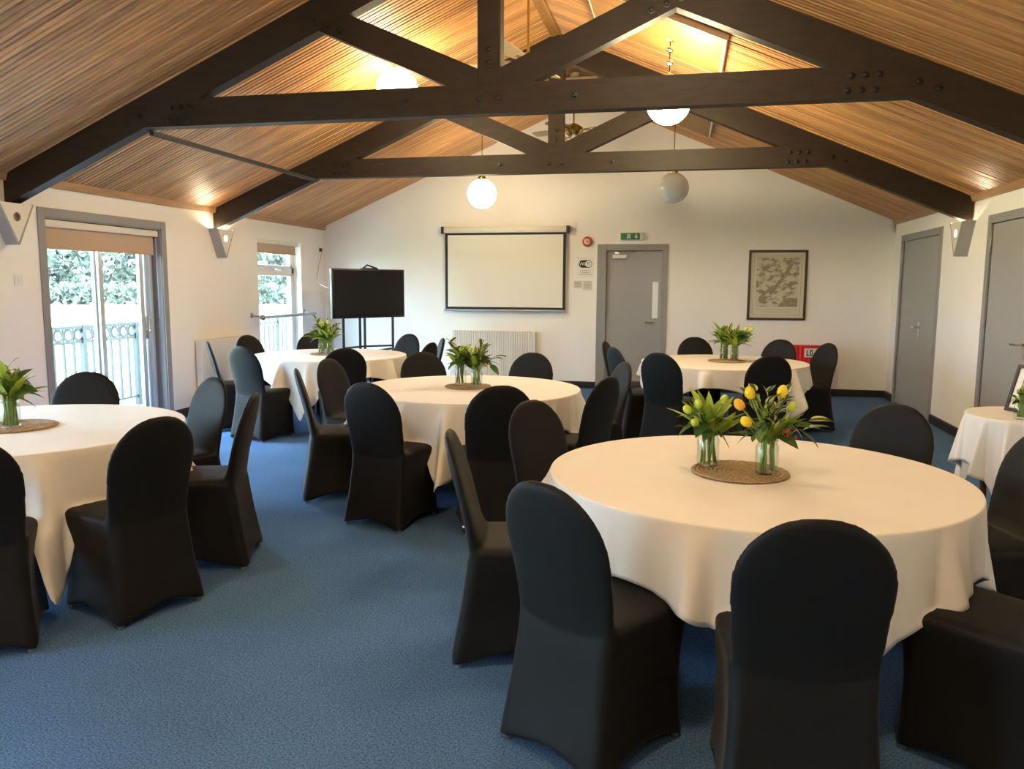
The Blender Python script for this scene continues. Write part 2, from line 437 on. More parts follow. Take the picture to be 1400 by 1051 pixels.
def side_door(name, y0, y1, hy, label, plate=True):
    d = struct(link(name, None), label)
    mb = MB()
    x = XR
    mb.box(x - .018, x + .10, y0 - .08, y0 + .0, 0, 2.2, .004); mb.box(x - .018, x + .10, y1, y1 + .08, 0, 2.2, .004); mb.box(x - .018, x + .10, y0, y1, 2.12, 2.2, .004)
    mb.build('door_frame', M_GREYFRAME, d)
    MB().box(x + .101, x + .13, y0 - .08, y1 + .08, 0, 2.2).build('light_stop_panel', M_GREYFRAME, d)  # unseen panel added to keep outside light from the door gaps
    ym = (y0 + y1) / 2
    MB().box(x + .004, x + .05, y0 + .004, y1 - .004, .008, 2.116, .003).build('door_leaf', M_GREYPAINT, d)
    MB().tube([(x + .01, hy, 1.05), (x - .05, hy, 1.05)], .011).tube([(x - .05, hy - .005, 1.05), (x - .055, hy + .125, 1.05)], .010).build('door_handle', M_CHROME, d)
    MB().box(x - .004, x + .006, hy - .025, hy + .025, .93, 1.12, .002).build('handle_plate', M_CHROME, d)
    for z in (.25, 1.1, 1.95):
        MB().tube([(x - .008, y1 - .002, z - .045), (x - .008, y1 - .002, z + .045)], .007).build('hinge', M_STEEL, d)
side_door('door_2', 9.82, 11.34, 10.44, 'tall grey door at the far end of the right wall')
side_door('door_3', 6.74, 8.28, 7.38, 'grey door in the right wall beyond the small table')

# ------------------------------------------------------------------ glazed openings
def patio(name, O, label):
    y0, y1, z0, z1 = O
    w = struct(link(name, None), label)
    x = XL
    mb = MB()
    for (a, b_, c, d_) in ((y0 - .08, y0, 0, z1 + .08), (y1, y1 + .08, 0, z1 + .08), (y0, y1, z1, z1 + .08)):
        mb.box(x - .02, x + .014, a, b_, c, d_, .003)
    mb.build('architrave', M_GREYFRAME, w)
    fx0, fx1 = x - .19, x - .11
    mb = MB()
    mb.box(fx0, fx1, y0, y0 + .055, 0, z1); mb.box(fx0, fx1, y1 - .055, y1, 0, z1); mb.box(fx0, fx1, y0, y1, z1 - .06, z1); mb.box(fx0, fx1, y0, y1, 0, .05)
    mb.build('outer_frame', M_GREYFRAME, w)
    mb = MB(); mb.box(x - .11, x - .0, y1 - .012, y1, 0, z1); mb.box(x - .11, x, y0, y0 + .012, 0, z1); mb.box(x - .11, x, y0, y1, z1 - .012, z1)
    mb.build('reveal_lining', M_GREYFRAME, w)
    ym = (y0 + y1) / 2 - .02
    for (a, b_, xa, m) in ((y0 + .05, ym + .03, x - .18, M_ALU), (ym - .01, y1 - .17, x - .145, M_ALU)):
        mb = MB(); s = .062
        mb.box(xa, xa + .035, a, a + s, .05, z1 - .06, .004); mb.box(xa, xa + .035, b_ - s, b_, .05, z1 - .06, .004)
        mb.box(xa, xa + .035, a, b_, z1 - .13, z1 - .06, .004); mb.box(xa, xa + .035, a, b_, .05, .16, .004)
        sash = mb.build('sash', m, w)
        MB().box(xa + .012, xa + .022, a + s - .01, b_ - s + .01, .15, z1 - .12).build('pane', M_GLASS, sash)
    # folded leaf stacked at the far jamb
    for k in range(2):
        MB().box(x - .17 + k * .02, x - .10 + k * .02, y1 - .155 + k * .05, y1 - .115 + k * .05, .05, z1 - .06, .004).build('stacked_stile', M_ALU, w)
    MB().tube([(x - .105, y1 - .16, 1.02), (x - .06, y1 - .16, 1.02), (x - .06, y1 - .16, 1.14)], .009).box(x - .11, x - .10, y1 - .18, y1 - .14, .93, 1.17).build('door_handle', M_CHROME, w)
    return w
patio('window_1', PATIO, 'grey framed patio doors in the left wall')
patio('window_3', PATIO2, 'added unseen grey framed patio doors nearer the viewpoint in the left wall')
patio('window_4', PATIO3, 'added unseen grey framed patio doors level with the viewpoint in the left wall')
patio('window_5', PATIO4, 'added unseen grey framed patio doors behind the viewpoint in the left wall')

def roller(label, y0, y1, ztube, zbot, x, r=.028, boxy=True):
    t = thing('roller_blind', label, 'blind', (x, (y0 + y1) / 2, ztube))
    h = (y1 - y0) / 2
    mb = MB()
    if boxy: mb.box(-.035, .035, -h, h, -.03, .035, .006)
    else: mb.tube([(0, -h, 0), (0, h, 0)], r, 12)
    mb.build('headrail', M_CREAM, t, auto=True)
    MB().box(-.004, .0, -h + .03, h - .035, zbot - ztube, 0).build('fabric', M_BLIND, t)
    MB().box(-.010, .006, -h + .03, h - .035, zbot - ztube - .016, zbot - ztube + .004, .003).build('bottom_bar', M_BLIND, t)
    MB().box(-.03, .03, h - .0, h + .012, -.03, .03).build('bracket', M_WHITE, t)
    MB().tube([(.02, h - .012, -.02), (.02, h - .010, -.9)], .0022, 5).build('pull_chain', M_WHITE, t)
roller('tan roller blind at the top of the patio doors', PATIO[0] + .015, PATIO[1] - .03, 2.055, 1.845, XL - .05)
roller('tan roller blind over the out of view patio doors', PATIO2[0] + .015, PATIO2[1] - .03, 2.055, 1.845, XL - .05)
roller('tan roller blind over the added unseen patio doors level with the viewpoint', PATIO3[0] + .015, PATIO3[1] - .03, 2.055, 1.845, XL - .05)
roller('tan roller blind over the added unseen patio doors behind the viewpoint', PATIO4[0] + .015, PATIO4[1] - .03, 2.055, 1.845, XL - .05)
roller('small tan roller blind on the tall narrow window', TALLWIN[0] + .0, TALLWIN[1] - .06, 2.105, 1.965, XL - .04, .025)

y0, y1, z0, z1 = TALLWIN
w2 = struct(link('window_2', None), 'tall narrow white window by the television')
mb = MB(); fx0, fx1 = XL - .19, XL - .12
for b4 in ((y0, y0 + .07, z0, z1), (y1 - .07, y1, z0, z1), (y0, y1, z1 - .07, z1), (y0, y1, z0, z0 + .07), (y0, y1, 1.675, 1.765)):
    mb.box(fx0, fx1, b4[0], b4[1], b4[2], b4[3], .004)
mb.build('window_frame', M_WHITEPVC, w2)
for (a, b_) in ((z0 + .07, 1.675), (1.765, z1 - .07)):
    mb = MB(); s = .05
    ya, yb_ = y0 + .07, y1 - .07
    mb.box(fx0 + .02, fx1 + .008, ya, ya + s, a, b_, .004); mb.box(fx0 + .02, fx1 + .008, yb_ - s, yb_, a, b_, .004); mb.box(fx0 + .02, fx1 + .008, ya, yb_, a, a + s * .6, .004); mb.box(fx0 + .02, fx1 + .008, ya, yb_, b_ - s * .6, b_, .004)
    sash = mb.build('sash', M_WHITEPVC, w2)
    MB().box(fx0 + .03, fx0 + .04, ya + s - .01, yb_ - s + .01, a + .02, b_ - .02).build('pane', M_GLASS, sash)
MB().box(XL - .12, XL + .02, y0 - .0, y1, z0 - .03, z0, .004).build('window_sill', M_WHITEPVC, w2)
MB().tube([(fx1 + .01, 10.42, 1.735), (fx1 + .045, 10.42, 1.735), (fx1 + .05, 10.54, 1.715)], .010).build('window_handle', M_CHROME, w2)

# guard rail across the tall window
gr = thing('guard_rail', 'grey tubular guard rail across the tall narrow window', 'rail', (XL, 10.4, 1.09))
MB().tube([(.15, -.78, -.005), (.15, .76, .0)], .022, 12).build('bar', M_STEEL, gr, auto=True)
MB().sphere((.15, -.78, -.005), .038, 12, 8).build('end_knob', M_STEEL, gr, smooth=True)
for y in (-.80, .70):
    MB().tube([(0, y, .02), (.15, y + .02, 0)], .011).lathe([(.035, 0), (.035, .008), (.02, .012)], 12, (0, y, .02), 'x').build('wall_bracket', M_STEEL, gr)

# ------------------------------------------------------------------ roof trusses
bolt_me = MB().lathe([(.026, 0), (.026, .004), (.017, .005), (.015, .016), (.008, .018)], 10, (0, 0, 0), 'y').mesh('bolt', M_IRON)
def truss(y, label):
    t = thing('roof_truss', label, 'truss', (XC - .015, y, 0), 0, 'dark timber roof trusses')
    th = .11
    hw = XR - XC - .0
    d = .255
    for s in (-1, 1):
        za = zceil(XC + s * hw)
        poly = [(s * hw, za - d + .0), (s * hw, za - .005), (0, Z_RIDGE - .005), (0, Z_RIDGE - d)]
        MB().prism_y(poly, 0, th).build('rafter', M_BEAM, t)
    def zr(x): return zceil(XC + x)
    zb, zt = 2.75, 2.957
    xe_b = (Z_RIDGE - d * .45 - zb) / SLOPE; xe_t = (Z_RIDGE - d * .45 - zt) / SLOPE
    MB().prism_y([(-xe_b, zb), (xe_b, zb), (xe_t, zt), (-xe_t, zt)], -.003, th + .003).build('tie_beam', M_BEAM, t)
    MB().box(-.085, .085, -.004, th + .004, zt - .01, Z_RIDGE - .1, .005).build('king_post', M_BEAM, t)
    for s in (-1, 1):
        MB().prism_y([(s * .07, 2.955), (s * .31, 2.955), (s * 1.42, 3.447), (s * 1.30, 3.60), (s * .07, 3.06)], .002, th - .002).build('strut', M_BEAM, t)
    B = []
    for s in (-1, 1):
        for i in range(3):
            for j in range(2): B.append((s * (2.42 + i * .085) + (j * .02), 2.80 + j * .095))
        for i in range(3): B.append((s * (1.14 + i * .10), 3.42 + i * .035 - .035))
        for i in range(2): B.append((s * (2.85 + .12 * i), 2.84 - i * .05))
        B.append((s * .62, 2.85))
    B += [(0, 3.10), (0, 3.19), (-.07, 2.85), (.07, 2.85)]
    for (x, z) in B:
        o = link('bolt', bolt_me, t, (x, -.004, z))
    return t
Y_T1, Y_T2 = 5.75, 8.80
truss(Y_T1, 'dark stained timber roof truss nearest the camera')
truss(Y_T2, 'dark stained timber roof truss farther away, over the rear tables')
br = MB().box(-.02, .02, Y_T1 + .1, Y_T2 + .02, -.018, .018, .004).build('brace_rod', M_BLACKMAT, None, (-4.24, 0, 2.728))
tag(br, 'thin dark brace running between the trusses under the left slope', 'brace')

# ------------------------------------------------------------------ V shaped wall uplighters
def uplighter(x, s, y, lit, label):
    t = thing('wall_uplighter', label, 'wall light', (x, y, 2.02), 0, 'V shaped wall uplighters')
    a, zt, zb, p = .185, .165, -.18, .125
    w = .012
    # two sloping sides (grey), front plate with hole, back plate
    for q in (-1, 1):
        MB().add([(0, q * a, zt), (s * p, q * a, zt), (s * p, q * .012, zb), (0, q * .012, zb), (0, q * (a - w * 1.2), zt), (s * p, q * (a - w * 1.2), zt), (s * p, 0, zb + .02), (0, 0, zb + .02)],
                 [(0, 1, 2, 3), (4, 7, 6, 5), (0, 4, 5, 1), (1, 5, 6, 2), (3, 2, 6, 7), (0, 3, 7, 4)]).build('side_plate', M_GREYPAINT, t)
    # front plate triangle with circular hole
    bm = bmesh.new()
    n = 24; hc, hr = (0, .05), .038
    tri = [(-a + .014, zt - .004), (a - .014, zt - .004), (0, zb + .024)]
    def tri_pt(an):
        d = (cos(an), sin(an)); best = 9
        for i in range(3):
            p0, p1 = tri[i], tri[(i + 1) % 3]
            ex, ez = p1[0] - p0[0], p1[1] - p0[1]
            den = d[0] * ez - d[1] * ex
            if abs(den) < 1e-9: continue
            tt = ((p0[0] - hc[0]) * ez - (p0[1] - hc[1]) * ex) / den
            if tt > 1e-6: best = min(best, tt)
        return (hc[0] + d[0] * best, hc[1] + d[1] * best)
    angs = sorted([2 * pi * k / n for k in range(n)] + [atan2(c[1] - hc[1], c[0] - hc[0]) % (2 * pi) for c in tri])
    inner = [(hc[0] + hr * cos(q), hc[1] + hr * sin(q)) for q in angs]; outer = [tri_pt(q) for q in angs]
    m_ = len(angs)
    V = [(s * (p - .008), yy, zz) for yy, zz in inner] + [(s * (p - .008), yy, zz) for yy, zz in outer] + [(s * (p - .002), yy, zz) for yy, zz in inner] + [(s * (p - .002), yy, zz) for yy, zz in outer]
    Fc = []
    for k in range(m_):
        k2 = (k + 1) % m_
        Fc += [(k, k2, m_ + k2, m_ + k), (2 * m_ + k, 3 * m_ + k, 3 * m_ + k2, 2 * m_ + k2), (k, 2 * m_ + k, 2 * m_ + k2, k2)]
    MB().add(V, Fc).build('front_plate', M_CREAM, t)
    if lit:
        MB().lathe([(.036, 0), (.036, .004), (.02, .010)], 20, (s * (p - .012), hc[0], hc[1]), 'x').build('lens', M_LENS_ON, t)
        MB().sphere((s * .06, 0, .10), .028, 12, 8).build('bulb', M_BULB, t, smooth=True)
    else:
        MB().lathe([(.038, 0), (.038, .004), (.030, .006), (.014, .004), (.010, -.002)], 20, (s * (p - .012), hc[0], hc[1]), 'x').build('lens', mat('brown_unlit_lens', (.10, .07, .05), .3), t)
        MB().sphere((s * .06, 0, .09), .028, 12, 8).build('bulb', M_WHITE, t, smooth=True)
    MB().box(0, s * .008, -.05, .05, -.02, .14).build('back_plate', M_CREAM, t)
uplighter(XL, 1, 8.86, True, 'lit grey V shaped wall uplighter on the left wall by the tall window')
uplighter(XR, -1, 8.92, True, 'lit grey V shaped wall uplighter on the right wall between the doors')
uplighter(XL, 1, 5.74, False, 'unlit V shaped wall uplighter at the far left edge beside the patio doors')

for yy, w_ in ((2.70, 'level with the near tables'), (-.40, 'behind the viewpoint')):  # unseen uplighters added to brighten the ceiling
    uplighter(XL, 1, yy, True, 'added lit wall uplighter out of view, left wall, %s' % w_)
    uplighter(XR, -1, yy, True, 'added lit wall uplighter out of view, right wall, %s' % w_)
uplighter(XR, -1, 5.80, True, 'added lit wall uplighter out of view, right wall, by the first truss')  # one more uplighter added out of sight for its light

# ------------------------------------------------------------------ globe pendants
def pendant(x, y, z, lit, label, r=.19, fittings=False, gm=None):
    t = thing('globe_pendant', label, 'pendant light', (x, y, z), 0, 'opal glass globe pendants')
    MB().sphere((0, 0, 0), r, 40, 24).build('globe', (gm or M_GLOBE_ON) if lit else M_GLOBE_OFF, t, smooth=True)
    MB().lathe([(.05, r - .012), (.055, r + .0), (.05, r + .03), (.02, r + .05), (.008, r + .07)], 20).build('cap', M_BRASS, t, auto=True)
    zt = zceil(x) - z - .0
    MB().tube([(0, 0, r + .05), (0, 0, zt)], .005, 6).build('cord', M_BLACKPL, t)
    MB().lathe([(.012, zt - .07), (.04, zt - .05), (.05, zt - .0)], 16).build('ceiling_rose', M_WHITE, t, auto=True)
    if fittings:
        for dz in (.13, .24): MB().sphere((0, 0, zt - dz), .034, 14, 8, .8).build('chrome_hook', M_CHROME, t, smooth=True)
pendant(-2.674, 7.3, 3.338, True, 'lit globe pendant half hidden behind the near tie beam, left')
pendant(-0.18, 7.3, 3.114, True, 'lit globe pendant peeping below the near tie beam, right of centre', fittings=True, gm=M_GLOBE_STRONG)
pendant(-2.629, 10.34, 2.716, True, 'lit globe pendant hanging above the left of the projection screen', gm=M_GLOBE_DIM)
pendant(-0.166, 10.34, 2.742, False, 'unlit white globe pendant above the end wall door')

# unseen lamps added bay by bay, behind the viewpoint too, for foreground brightness
for yy, w_ in ((4.25, 'over the near tables'), (1.15, 'just behind the viewpoint'), (-1.95, 'far behind the viewpoint')):
    pendant(-2.67, yy, 3.45, yy < 4, ('lit' if yy < 4 else 'unlit') + ' globe pendant out of view %s, left' % w_, gm=M_GLOBE_DIM)
    pendant(-.18, yy, 3.42, True, 'lit globe pendant out of view %s, right' % w_, gm=M_GLOBE_MID if yy > 4 else M_GLOBE_ON)

# ------------------------------------------------------------------ ceiling fans
def fan(y, zhub, label, blade_m, a0, nb=4, R=.62, lights=False):
    t = thing('ceiling_fan', label, 'ceiling fan', (-1.43, y, zhub))
    zt = Z_RIDGE - .03 - zhub
    MB().tube([(0, 0, .05), (0, 0, zt)], .011, 10).build('down_rod', M_BRASS, t)
    MB().lathe([(.02, zt - .10), (.06, zt - .05), (.065, zt)], 18).build('canopy', M_CREAM, t, auto=True)
    MB().lathe([(.02, .08), (.06, .065), (.115, .03), (.12, -.03), (.09, -.06), (.06, -.085), (.03, -.095)], 28).build('motor_housing', M_BRASS, t, auto=True)
    for k in range(nb):
        a = a0 + 2 * pi * k / nb
        Mr = Matrix.Rotation(a, 4, 'Z') @ Matrix.Rotation(radians(13), 4, 'X')
        prof = [(.16, .05), (.24, .062), (.5, .072), (R - .04, .07), (R - .008, .055), (R, .03)]
        V = []
        for zz in (-.004, .004):
            for (q, w) in prof: V += [Mr @ Vector((q, -w, zz)), Mr @ Vector((q, w, zz))]
        n = len(prof); Fc = []
        for i in range(n - 1):
            Fc += [(2 * i, 2 * i + 2, 2 * i + 3, 2 * i + 1), (2 * n + 2 * i, 2 * n + 2 * i + 1, 2 * n + 2 * i + 3, 2 * n + 2 * i + 2),
                   (2 * i, 2 * n + 2 * i, 2 * n + 2 * i + 2, 2 * i + 2), (2 * i + 1, 2 * i + 3, 2 * n + 2 * i + 3, 2 * n + 2 * i + 1)]
        Fc += [(0, 1, 2 * n + 1, 2 * n), (2 * n - 2, 4 * n - 2, 4 * n - 1, 2 * n - 1)]
        b_ = MB().add(V, Fc).build('blade', blade_m, t)
        MB().tube([Mr @ Vector((.09, 0, -.012)), Mr @ Vector((.23, 0, -.010))], .014, 6).build('blade_arm', M_BRASS, b_)
    if lights:
        MB().box(-.31, .31, -.16, .16, zt - .13, zt - .085, .004).build('mounting_board', M_BLADE, t)
        for k in range(4):
            a = a0 + .6 + k * pi / 2
            MB().tube([(0, 0, -.09), (.09 * cos(a), .09 * sin(a), -.10), (.12 * cos(a), .12 * sin(a), -.08)], .008, 6).build('lamp_arm', M_BRASS, t)
            MB().lathe([(.015, 0), (.03, -.02), (.045, -.06), (.048, -.075)], 14, (.12 * cos(a), .12 * sin(a), -.075)).build('lamp_shade', M_GLOBE_OFF, t, auto=True)
        MB().tube([(0, 0, -.09), (.005, 0, -.25)], .003, 5).build('pull_chain', M_BRASS, t)
fan(7.3, 3.52, 'brass ceiling fan with pale blades between the two trusses', M_BLADE, -.25)
fan(10.34, 3.49, 'brass ceiling fan with cane blades and lamps by the end gable', M_BLADEDARK, -.4, 4, .6, True)

# covered roof lights on the right slope
def rooflight(yc, label):
    t = link('roof_light', None, None, (0, 0, 0)); tag(t, label, 'roof light', 'boarded roof lights')
    xm = -.28
    t.location = (xm, yc, zceil(xm) - .002); t.rotation_euler = (0, ang, 0)
    L, W = .60, .52
    MB().box(-L, L, -W, W, -.052, .0).build('panel', M_PLY, t)
    mb = MB()
    for b6 in ((-L - .02, L + .02, -W - .02, -W), (-L - .02, L + .02, W, W + .02), (-L - .02, -L, -W, W), (L, L + .02, -W, W)):
        MB().box(b6[0], b6[1], b6[2], b6[3], -.05, .0, .003).build('frame_rail', M_CREAM, t)
rooflight(7.27, 'ply covered roof light on the right slope between the trusses')
rooflight(10.4, 'ply covered roof light on the right slope near the end gable')

# ------------------------------------------------------------------ things on the end wall
t = thing('projection_screen', 'pull down projection screen with black border on the end wall', 'projection screen', (-2.64, YB - .003, 2.35))
MB().box(-.955, .955, -.115, -.03, -.045, .045, .012).build('housing', M_CREAM, t, auto=True)
for s in (-1, 1): MB().box(s * .955 - .022, s * .955 + .022, -.125, -.0, -.052, .052, .006).build('end_cap', M_BLACKPL, t)
MB().box(-.925, .925, -.072, -.068, -1.185, -.03).build('black_border', M_BLACKMAT, t)
MB().box(-.885, .885, -.0735, -.0715, -1.15, -.075).build('white_field', M_PROJ, t)
MB().box(-.945, .945, -.082, -.058, -1.215, -1.185, .005).build('bottom_bar', M_STEEL, t)
MB().tube([(-.05, -.07, -1.215), (-.04, -.07, -1.235), (.04, -.07, -1.235), (.05, -.07, -1.215)], .005, 6).build('pull_handle', M_WHITE, t)

def radiator(label, loc, rz, L, H_, fluted, D=.10):
    t = thing('radiator', label, 'radiator', loc, rz)        # local: x along wall, -y into room
    z0 = .0
    if fluted:
        n = int(L / .036); w = L / n
        V, Fc = [], []
        prof = []
        for i in range(n):
            x = -L / 2 + i * w
            prof += [(x, -D + .014), (x + w * .18, -D + .014), (x + w * .32, -D), (x + w * .86, -D)]
        prof.append((L / 2, -D + .014))
        for (x, y) in prof: V += [(x, y, 0), (x, y, H_)]
        for i in range(len(prof) - 1): Fc.append((2 * i, 2 * i + 2, 2 * i + 3, 2 * i + 1))
        MB().add(V, Fc).build('fluted_panel', M_RAD, t)
        MB().box(-L / 2, L / 2, -D + .016, -D + .03, 0, H_).build('back_panel', M_RAD, t)
    else:
        MB().box(-L / 2, L / 2, -D, -D + .022, 0, H_, .006).build('front_panel', M_RAD, t)
        MB().box(-L / 2 + .01, L / 2 - .01, -.045, -.025, .0, H_ - .01, .004).build('back_panel', M_RAD, t)
    mb = MB()
    for k in range(26): 
        x = -L / 2 + .02 + (L - .04) * k / 26
        mb.box(x, x + .012, -D + .01, -.02, H_ - .004, H_ + .006)
    mb.build('top_grille', M_RAD, t)
    for s in (-1, 1): MB().box(s * L / 2 - .008, s * L / 2 + .012, -D - .002, -.02, -.0, H_ + .004, .003).build('side_panel', M_RAD, t)
    for s in (-1, 1): MB().tube([(s * L / 2 * .98, -.05, .06), (s * (L / 2 + .06), -.05, .06), (s * (L / 2 + .06), -.05, -loc[2])], .009, 8).build('pipe', M_RAD, t)
    MB().tube([(-L / 2 - .06, -.05, .05), (-L / 2 - .06, -.05, .13)], .016, 10).build('valve', M_WHITE, t)
radiator('white fluted radiator below the projection screen', (-2.80, YB, .16), 0, 1.27, .67, True, .12)
radiator('white flat radiator on the left wall between the windows', (XL, 8.86, .16), pi / 2, 1.10, .70, False, .10)

t = thing('framed_map', 'framed antique map print on the end wall', 'picture', (1.285, YB, 1.548))
fw, fh = .395, .49
for (a, b_, c, d_) in ((-fw, fw, fh - .032, fh), (-fw, fw, -fh, -fh + .032), (-fw, -fw + .032, -fh + .032, fh - .032), (fw - .032, fw, -fh + .032, fh - .032)):
    MB().box(a, b_, -.035, -.004, c, d_, .004).build('frame_side', M_FRAMEDARK, t)
MB().box(-fw + .02, fw - .02, -.012, -.006, -fh + .02, fh - .02).build('mount', mat('cream_mount', (.66, .60, .46), .8), t)
def map_mat():
    m, nt, b = nodes_of('engraved_map_print'); N, Lk = nt.nodes, nt.links
    setp(b, rough=.7)
    tc = N.new('ShaderNodeTexCoord'); mp = N.new('ShaderNodeMapping'); mp.inputs['Scale'].default_value = (9, 1, 17)
    n = N.new('ShaderNodeTexNoise'); n.inputs['Scale'].default_value = 1.0; n.inputs['Detail'].default_value = 5
    n2 = N.new('ShaderNodeTexNoise'); n2.inputs['Scale'].default_value = 70
    Lk.new(tc.outputs['Object'], mp.inputs[0]); Lk.new(mp.outputs[0], n.inputs['Vector']); Lk.new(tc.outputs['Object'], n2.inputs['Vector'])
    mx = N.new('ShaderNodeMath'); mx.operation = 'MULTIPLY_ADD'; mx.inputs[1].default_value = .35
    Lk.new(n2.outputs['Fac'], mx.inputs[0]); Lk.new(n.outputs['Fac'], mx.inputs[2])
    cr = N.new('ShaderNodeValToRGB'); cr.color_ramp.elements[0].position = .64; cr.color_ramp.elements[1].position = .74
    cr.color_ramp.elements[0].color = (.60, .54, .40, 1); cr.color_ramp.elements[1].color = (.27, .23, .155, 1)
    Lk.new(mx.outputs[0], cr.inputs['Fac']); Lk.new(cr.outputs['Color'], b.inputs['Base Color'])
    return m
pr = MB().box(-.285, .285, -.014, -.012, -.30, .385).build('map_print', map_mat(), t)
M_MAPINK = mat('map_ink_tone', (.30, .26, .175), .8, 60, .4)
rv = [(-.20, -.25), (-.21, -.16), (-.12, -.07), (-.01, -.01), (.07, .10), (.14, .21), (.19, .31)]
mb = MB()
for i in range(len(rv) - 1):
    (xa, za), (xb, zb) = rv[i], rv[i + 1]; w = .026
    mb.add([(xa - w, -.0147, za), (xa + w, -.0147, za - .008), (xb + w, -.0147, zb - .008), (xb - w, -.0147, zb), (xa - w, -.014, za), (xa + w, -.014, za - .008), (xb + w, -.014, zb - .008), (xb - w, -.014, zb)], [(0, 1, 2, 3), (4, 7, 6, 5), (0, 4, 5, 1), (1, 5, 6, 2), (2, 6, 7, 3), (3, 7, 4, 0)])
mb.build('river_drawing', M_MAPINK, pr)
MB().box(.09, .285, -.0146, -.014, -.30, -.18).build('corner_vignette', M_MAPINK, pr)
mb = MB()
for (a, b_, c, d_) in ((-.32, .32, .405, .409), (-.32, .32, -.42, -.416), (-.32, -.316, -.42, .409), (.316, .32, -.42, .409)): mb.box(a, b_, -.0135, -.0118, c, d_)
mb.build('ruled_border', M_MAPINK, t)
MB().box(-.28, .28, -.013, -.0118, -.345, -.34).box(-.2, .2, -.013, -.0118, -.375, -.371).build('caption_line', M_MAPINK, t)

# emergency exit sign
t = thing('exit_sign', 'green running man exit sign above the end wall door', 'sign', (-.757, YB, 2.24))
MB().box(-.172, .172, -.05, 0, -.055, .055, .01).build('case', M_WHITE, t, auto=True)
MB().box(-.160, .115, -.056, -.048, -.047, .047, .003).build('green_panel', M_GREEN, t)
MB().box(.118, .160, -.054, -.048, -.045, .045, .003).build('lamp_window', M_CREAM, t)
mb = MB()
mb.prism_y([(.055, .032), (.071, .032), (.071, -.002), (.090, -.002), (.063, -.036), (.036, -.002), (.055, -.002)], -.059, -.055)
mb.build('down_arrow', M_PAPER, t)
mb = MB()
mb.box(-.07, -.02, -.059, -.055, .028, .034).box(-.07, -.064, -.059, -.055, -.036, .034).box(-.026, -.02, -.059, -.055, -.036, .034)
mb.build('doorway_mark', M_PAPER, t)
mb = MB()
mb.lathe([(.008, 0), (.008, .004)], 10, (-.043, -.055, .020), 'y')
mb.prism_y([(-.05, .012), (-.036, .012), (-.038, -.010), (-.052, -.006)], -.059, -.055)
mb.prism_y([(-.052, -.006), (-.042, -.010), (-.056, -.034), (-.064, -.030)], -.059, -.055)
mb.prism_y([(-.044, -.008), (-.036, -.006), (-.026, -.020), (-.034, -.026)], -.059, -.055)
mb.prism_y([(-.036, .012), (-.038, .004), (-.026, -.002), (-.022, .004)], -.059, -.055)
mb.build('running_man', M_PAPER, t)

# alarm sounder
t = thing('fire_alarm_sounder', 'round red fire alarm sounder beside the projection screen', 'alarm', (-1.405, YB, 2.17))
MB().lathe([(.07, 0), (.075, .03), (.07, .045), (.05, .05)], 28, (0, 0, 0), 'y').build('red_body', M_RED, t, auto=True)
MB().lathe([(.046, .0), (.046, .056), (.03, .064), (.01, .066)], 24, (0, 0, 0), 'y').build('pale_centre', mat('pale_pink_lens', (.75, .48, .42), .3), t, auto=True)
MB().lathe([(.012, .06), (.012, .070)], 12, (0, 0, 0), 'y').build('red_dot', M_RED, t)

def text(body, size, parent, loc, m, name):
    c = bpy.data.curves.new(name, 'FONT'); c.body = body; c.size = size; c.align_x = 'CENTER'; c.align_y = 'CENTER'; c.extrude = .0004
    c.materials.append(m)
    tmp = bpy.data.objects.new(name, c); COL.objects.link(tmp)
    bpy.context.view_layer.update()
    me = bpy.data.meshes.new_from_object(tmp.evaluated_get(bpy.context.evaluated_depsgraph_get()))
    bpy.data.objects.remove(tmp)
    return link(name, me, parent, loc, (pi / 2, 0, 0))
t = thing('wireless_notice', 'white paper notice with black wireless emblem beside the door', 'notice', (-1.43, YB, 1.796))
MB().box(-.125, .125, -.004, 0, -.155, .155).build('paper', M_PAPER, t)
mb = MB()
def pill(mb, x0, x1, z0, z1, ya, yb2):
    r = (z1 - z0) / 2; zc = (z0 + z1) / 2; P = []
    for k in range(13): a = -pi / 2 + pi * k / 12; P.append((x1 - r + r * cos(a), zc + r * sin(a)))
    for k in range(13): a = pi / 2 + pi * k / 12; P.append((x0 + r + r * cos(a), zc + r * sin(a)))
    mb.prism_y(P, ya, yb2)
pill(mb, -.10, .10, -.005, .105, -.006, -.004)
mb.build('emblem', M_BLACKMAT, t)
mb = MB(); pill(mb, -.005, .092, .005, .095, -.0075, -.005); mb.build('emblem_right_half', M_PAPER, t)
text('Wi', .075, t, (-.048, -.0068, .05), M_PAPER, 'emblem_letters'); text('Fi', .075, t, (.045, -.0082, .05), M_BLACKMAT, 'emblem_letters')
mb = MB()
for k, (a, b_) in enumerate(((-.08, .08), (-.06, .06), (-.09, .09))): mb.box(a, b_, -.0055, -.004, -.05 - k * .03, -.042 - k * .03)
mb.build('printed_lines', M_INKGREY, t)
for (x, z, w, h, lab) in ((-1.535, 1.545, .065, .055, 'small pale notice left of the pair under the wireless notice'), (-1.395, 1.53, .068, .07, 'small pale notice right of the pair under the wireless notice')):
    t = thing('paper_notice', lab, 'notice', (x, YB, z), 0, 'small notices by the door')
    MB().box(-w, w, -.004, 0, -h, h).build('paper', mat('off_white_paper', (.66, .63, .54), .8), t)
    mb = MB()
    for k in range(4): mb.box(-w * .8, w * (.8 - .2 * (k % 2)), -.0052, -.004, h * .6 - k * h * .38, h * .6 - k * h * .38 + .008)
    mb.build('printed_lines', M_INKGREY, t)
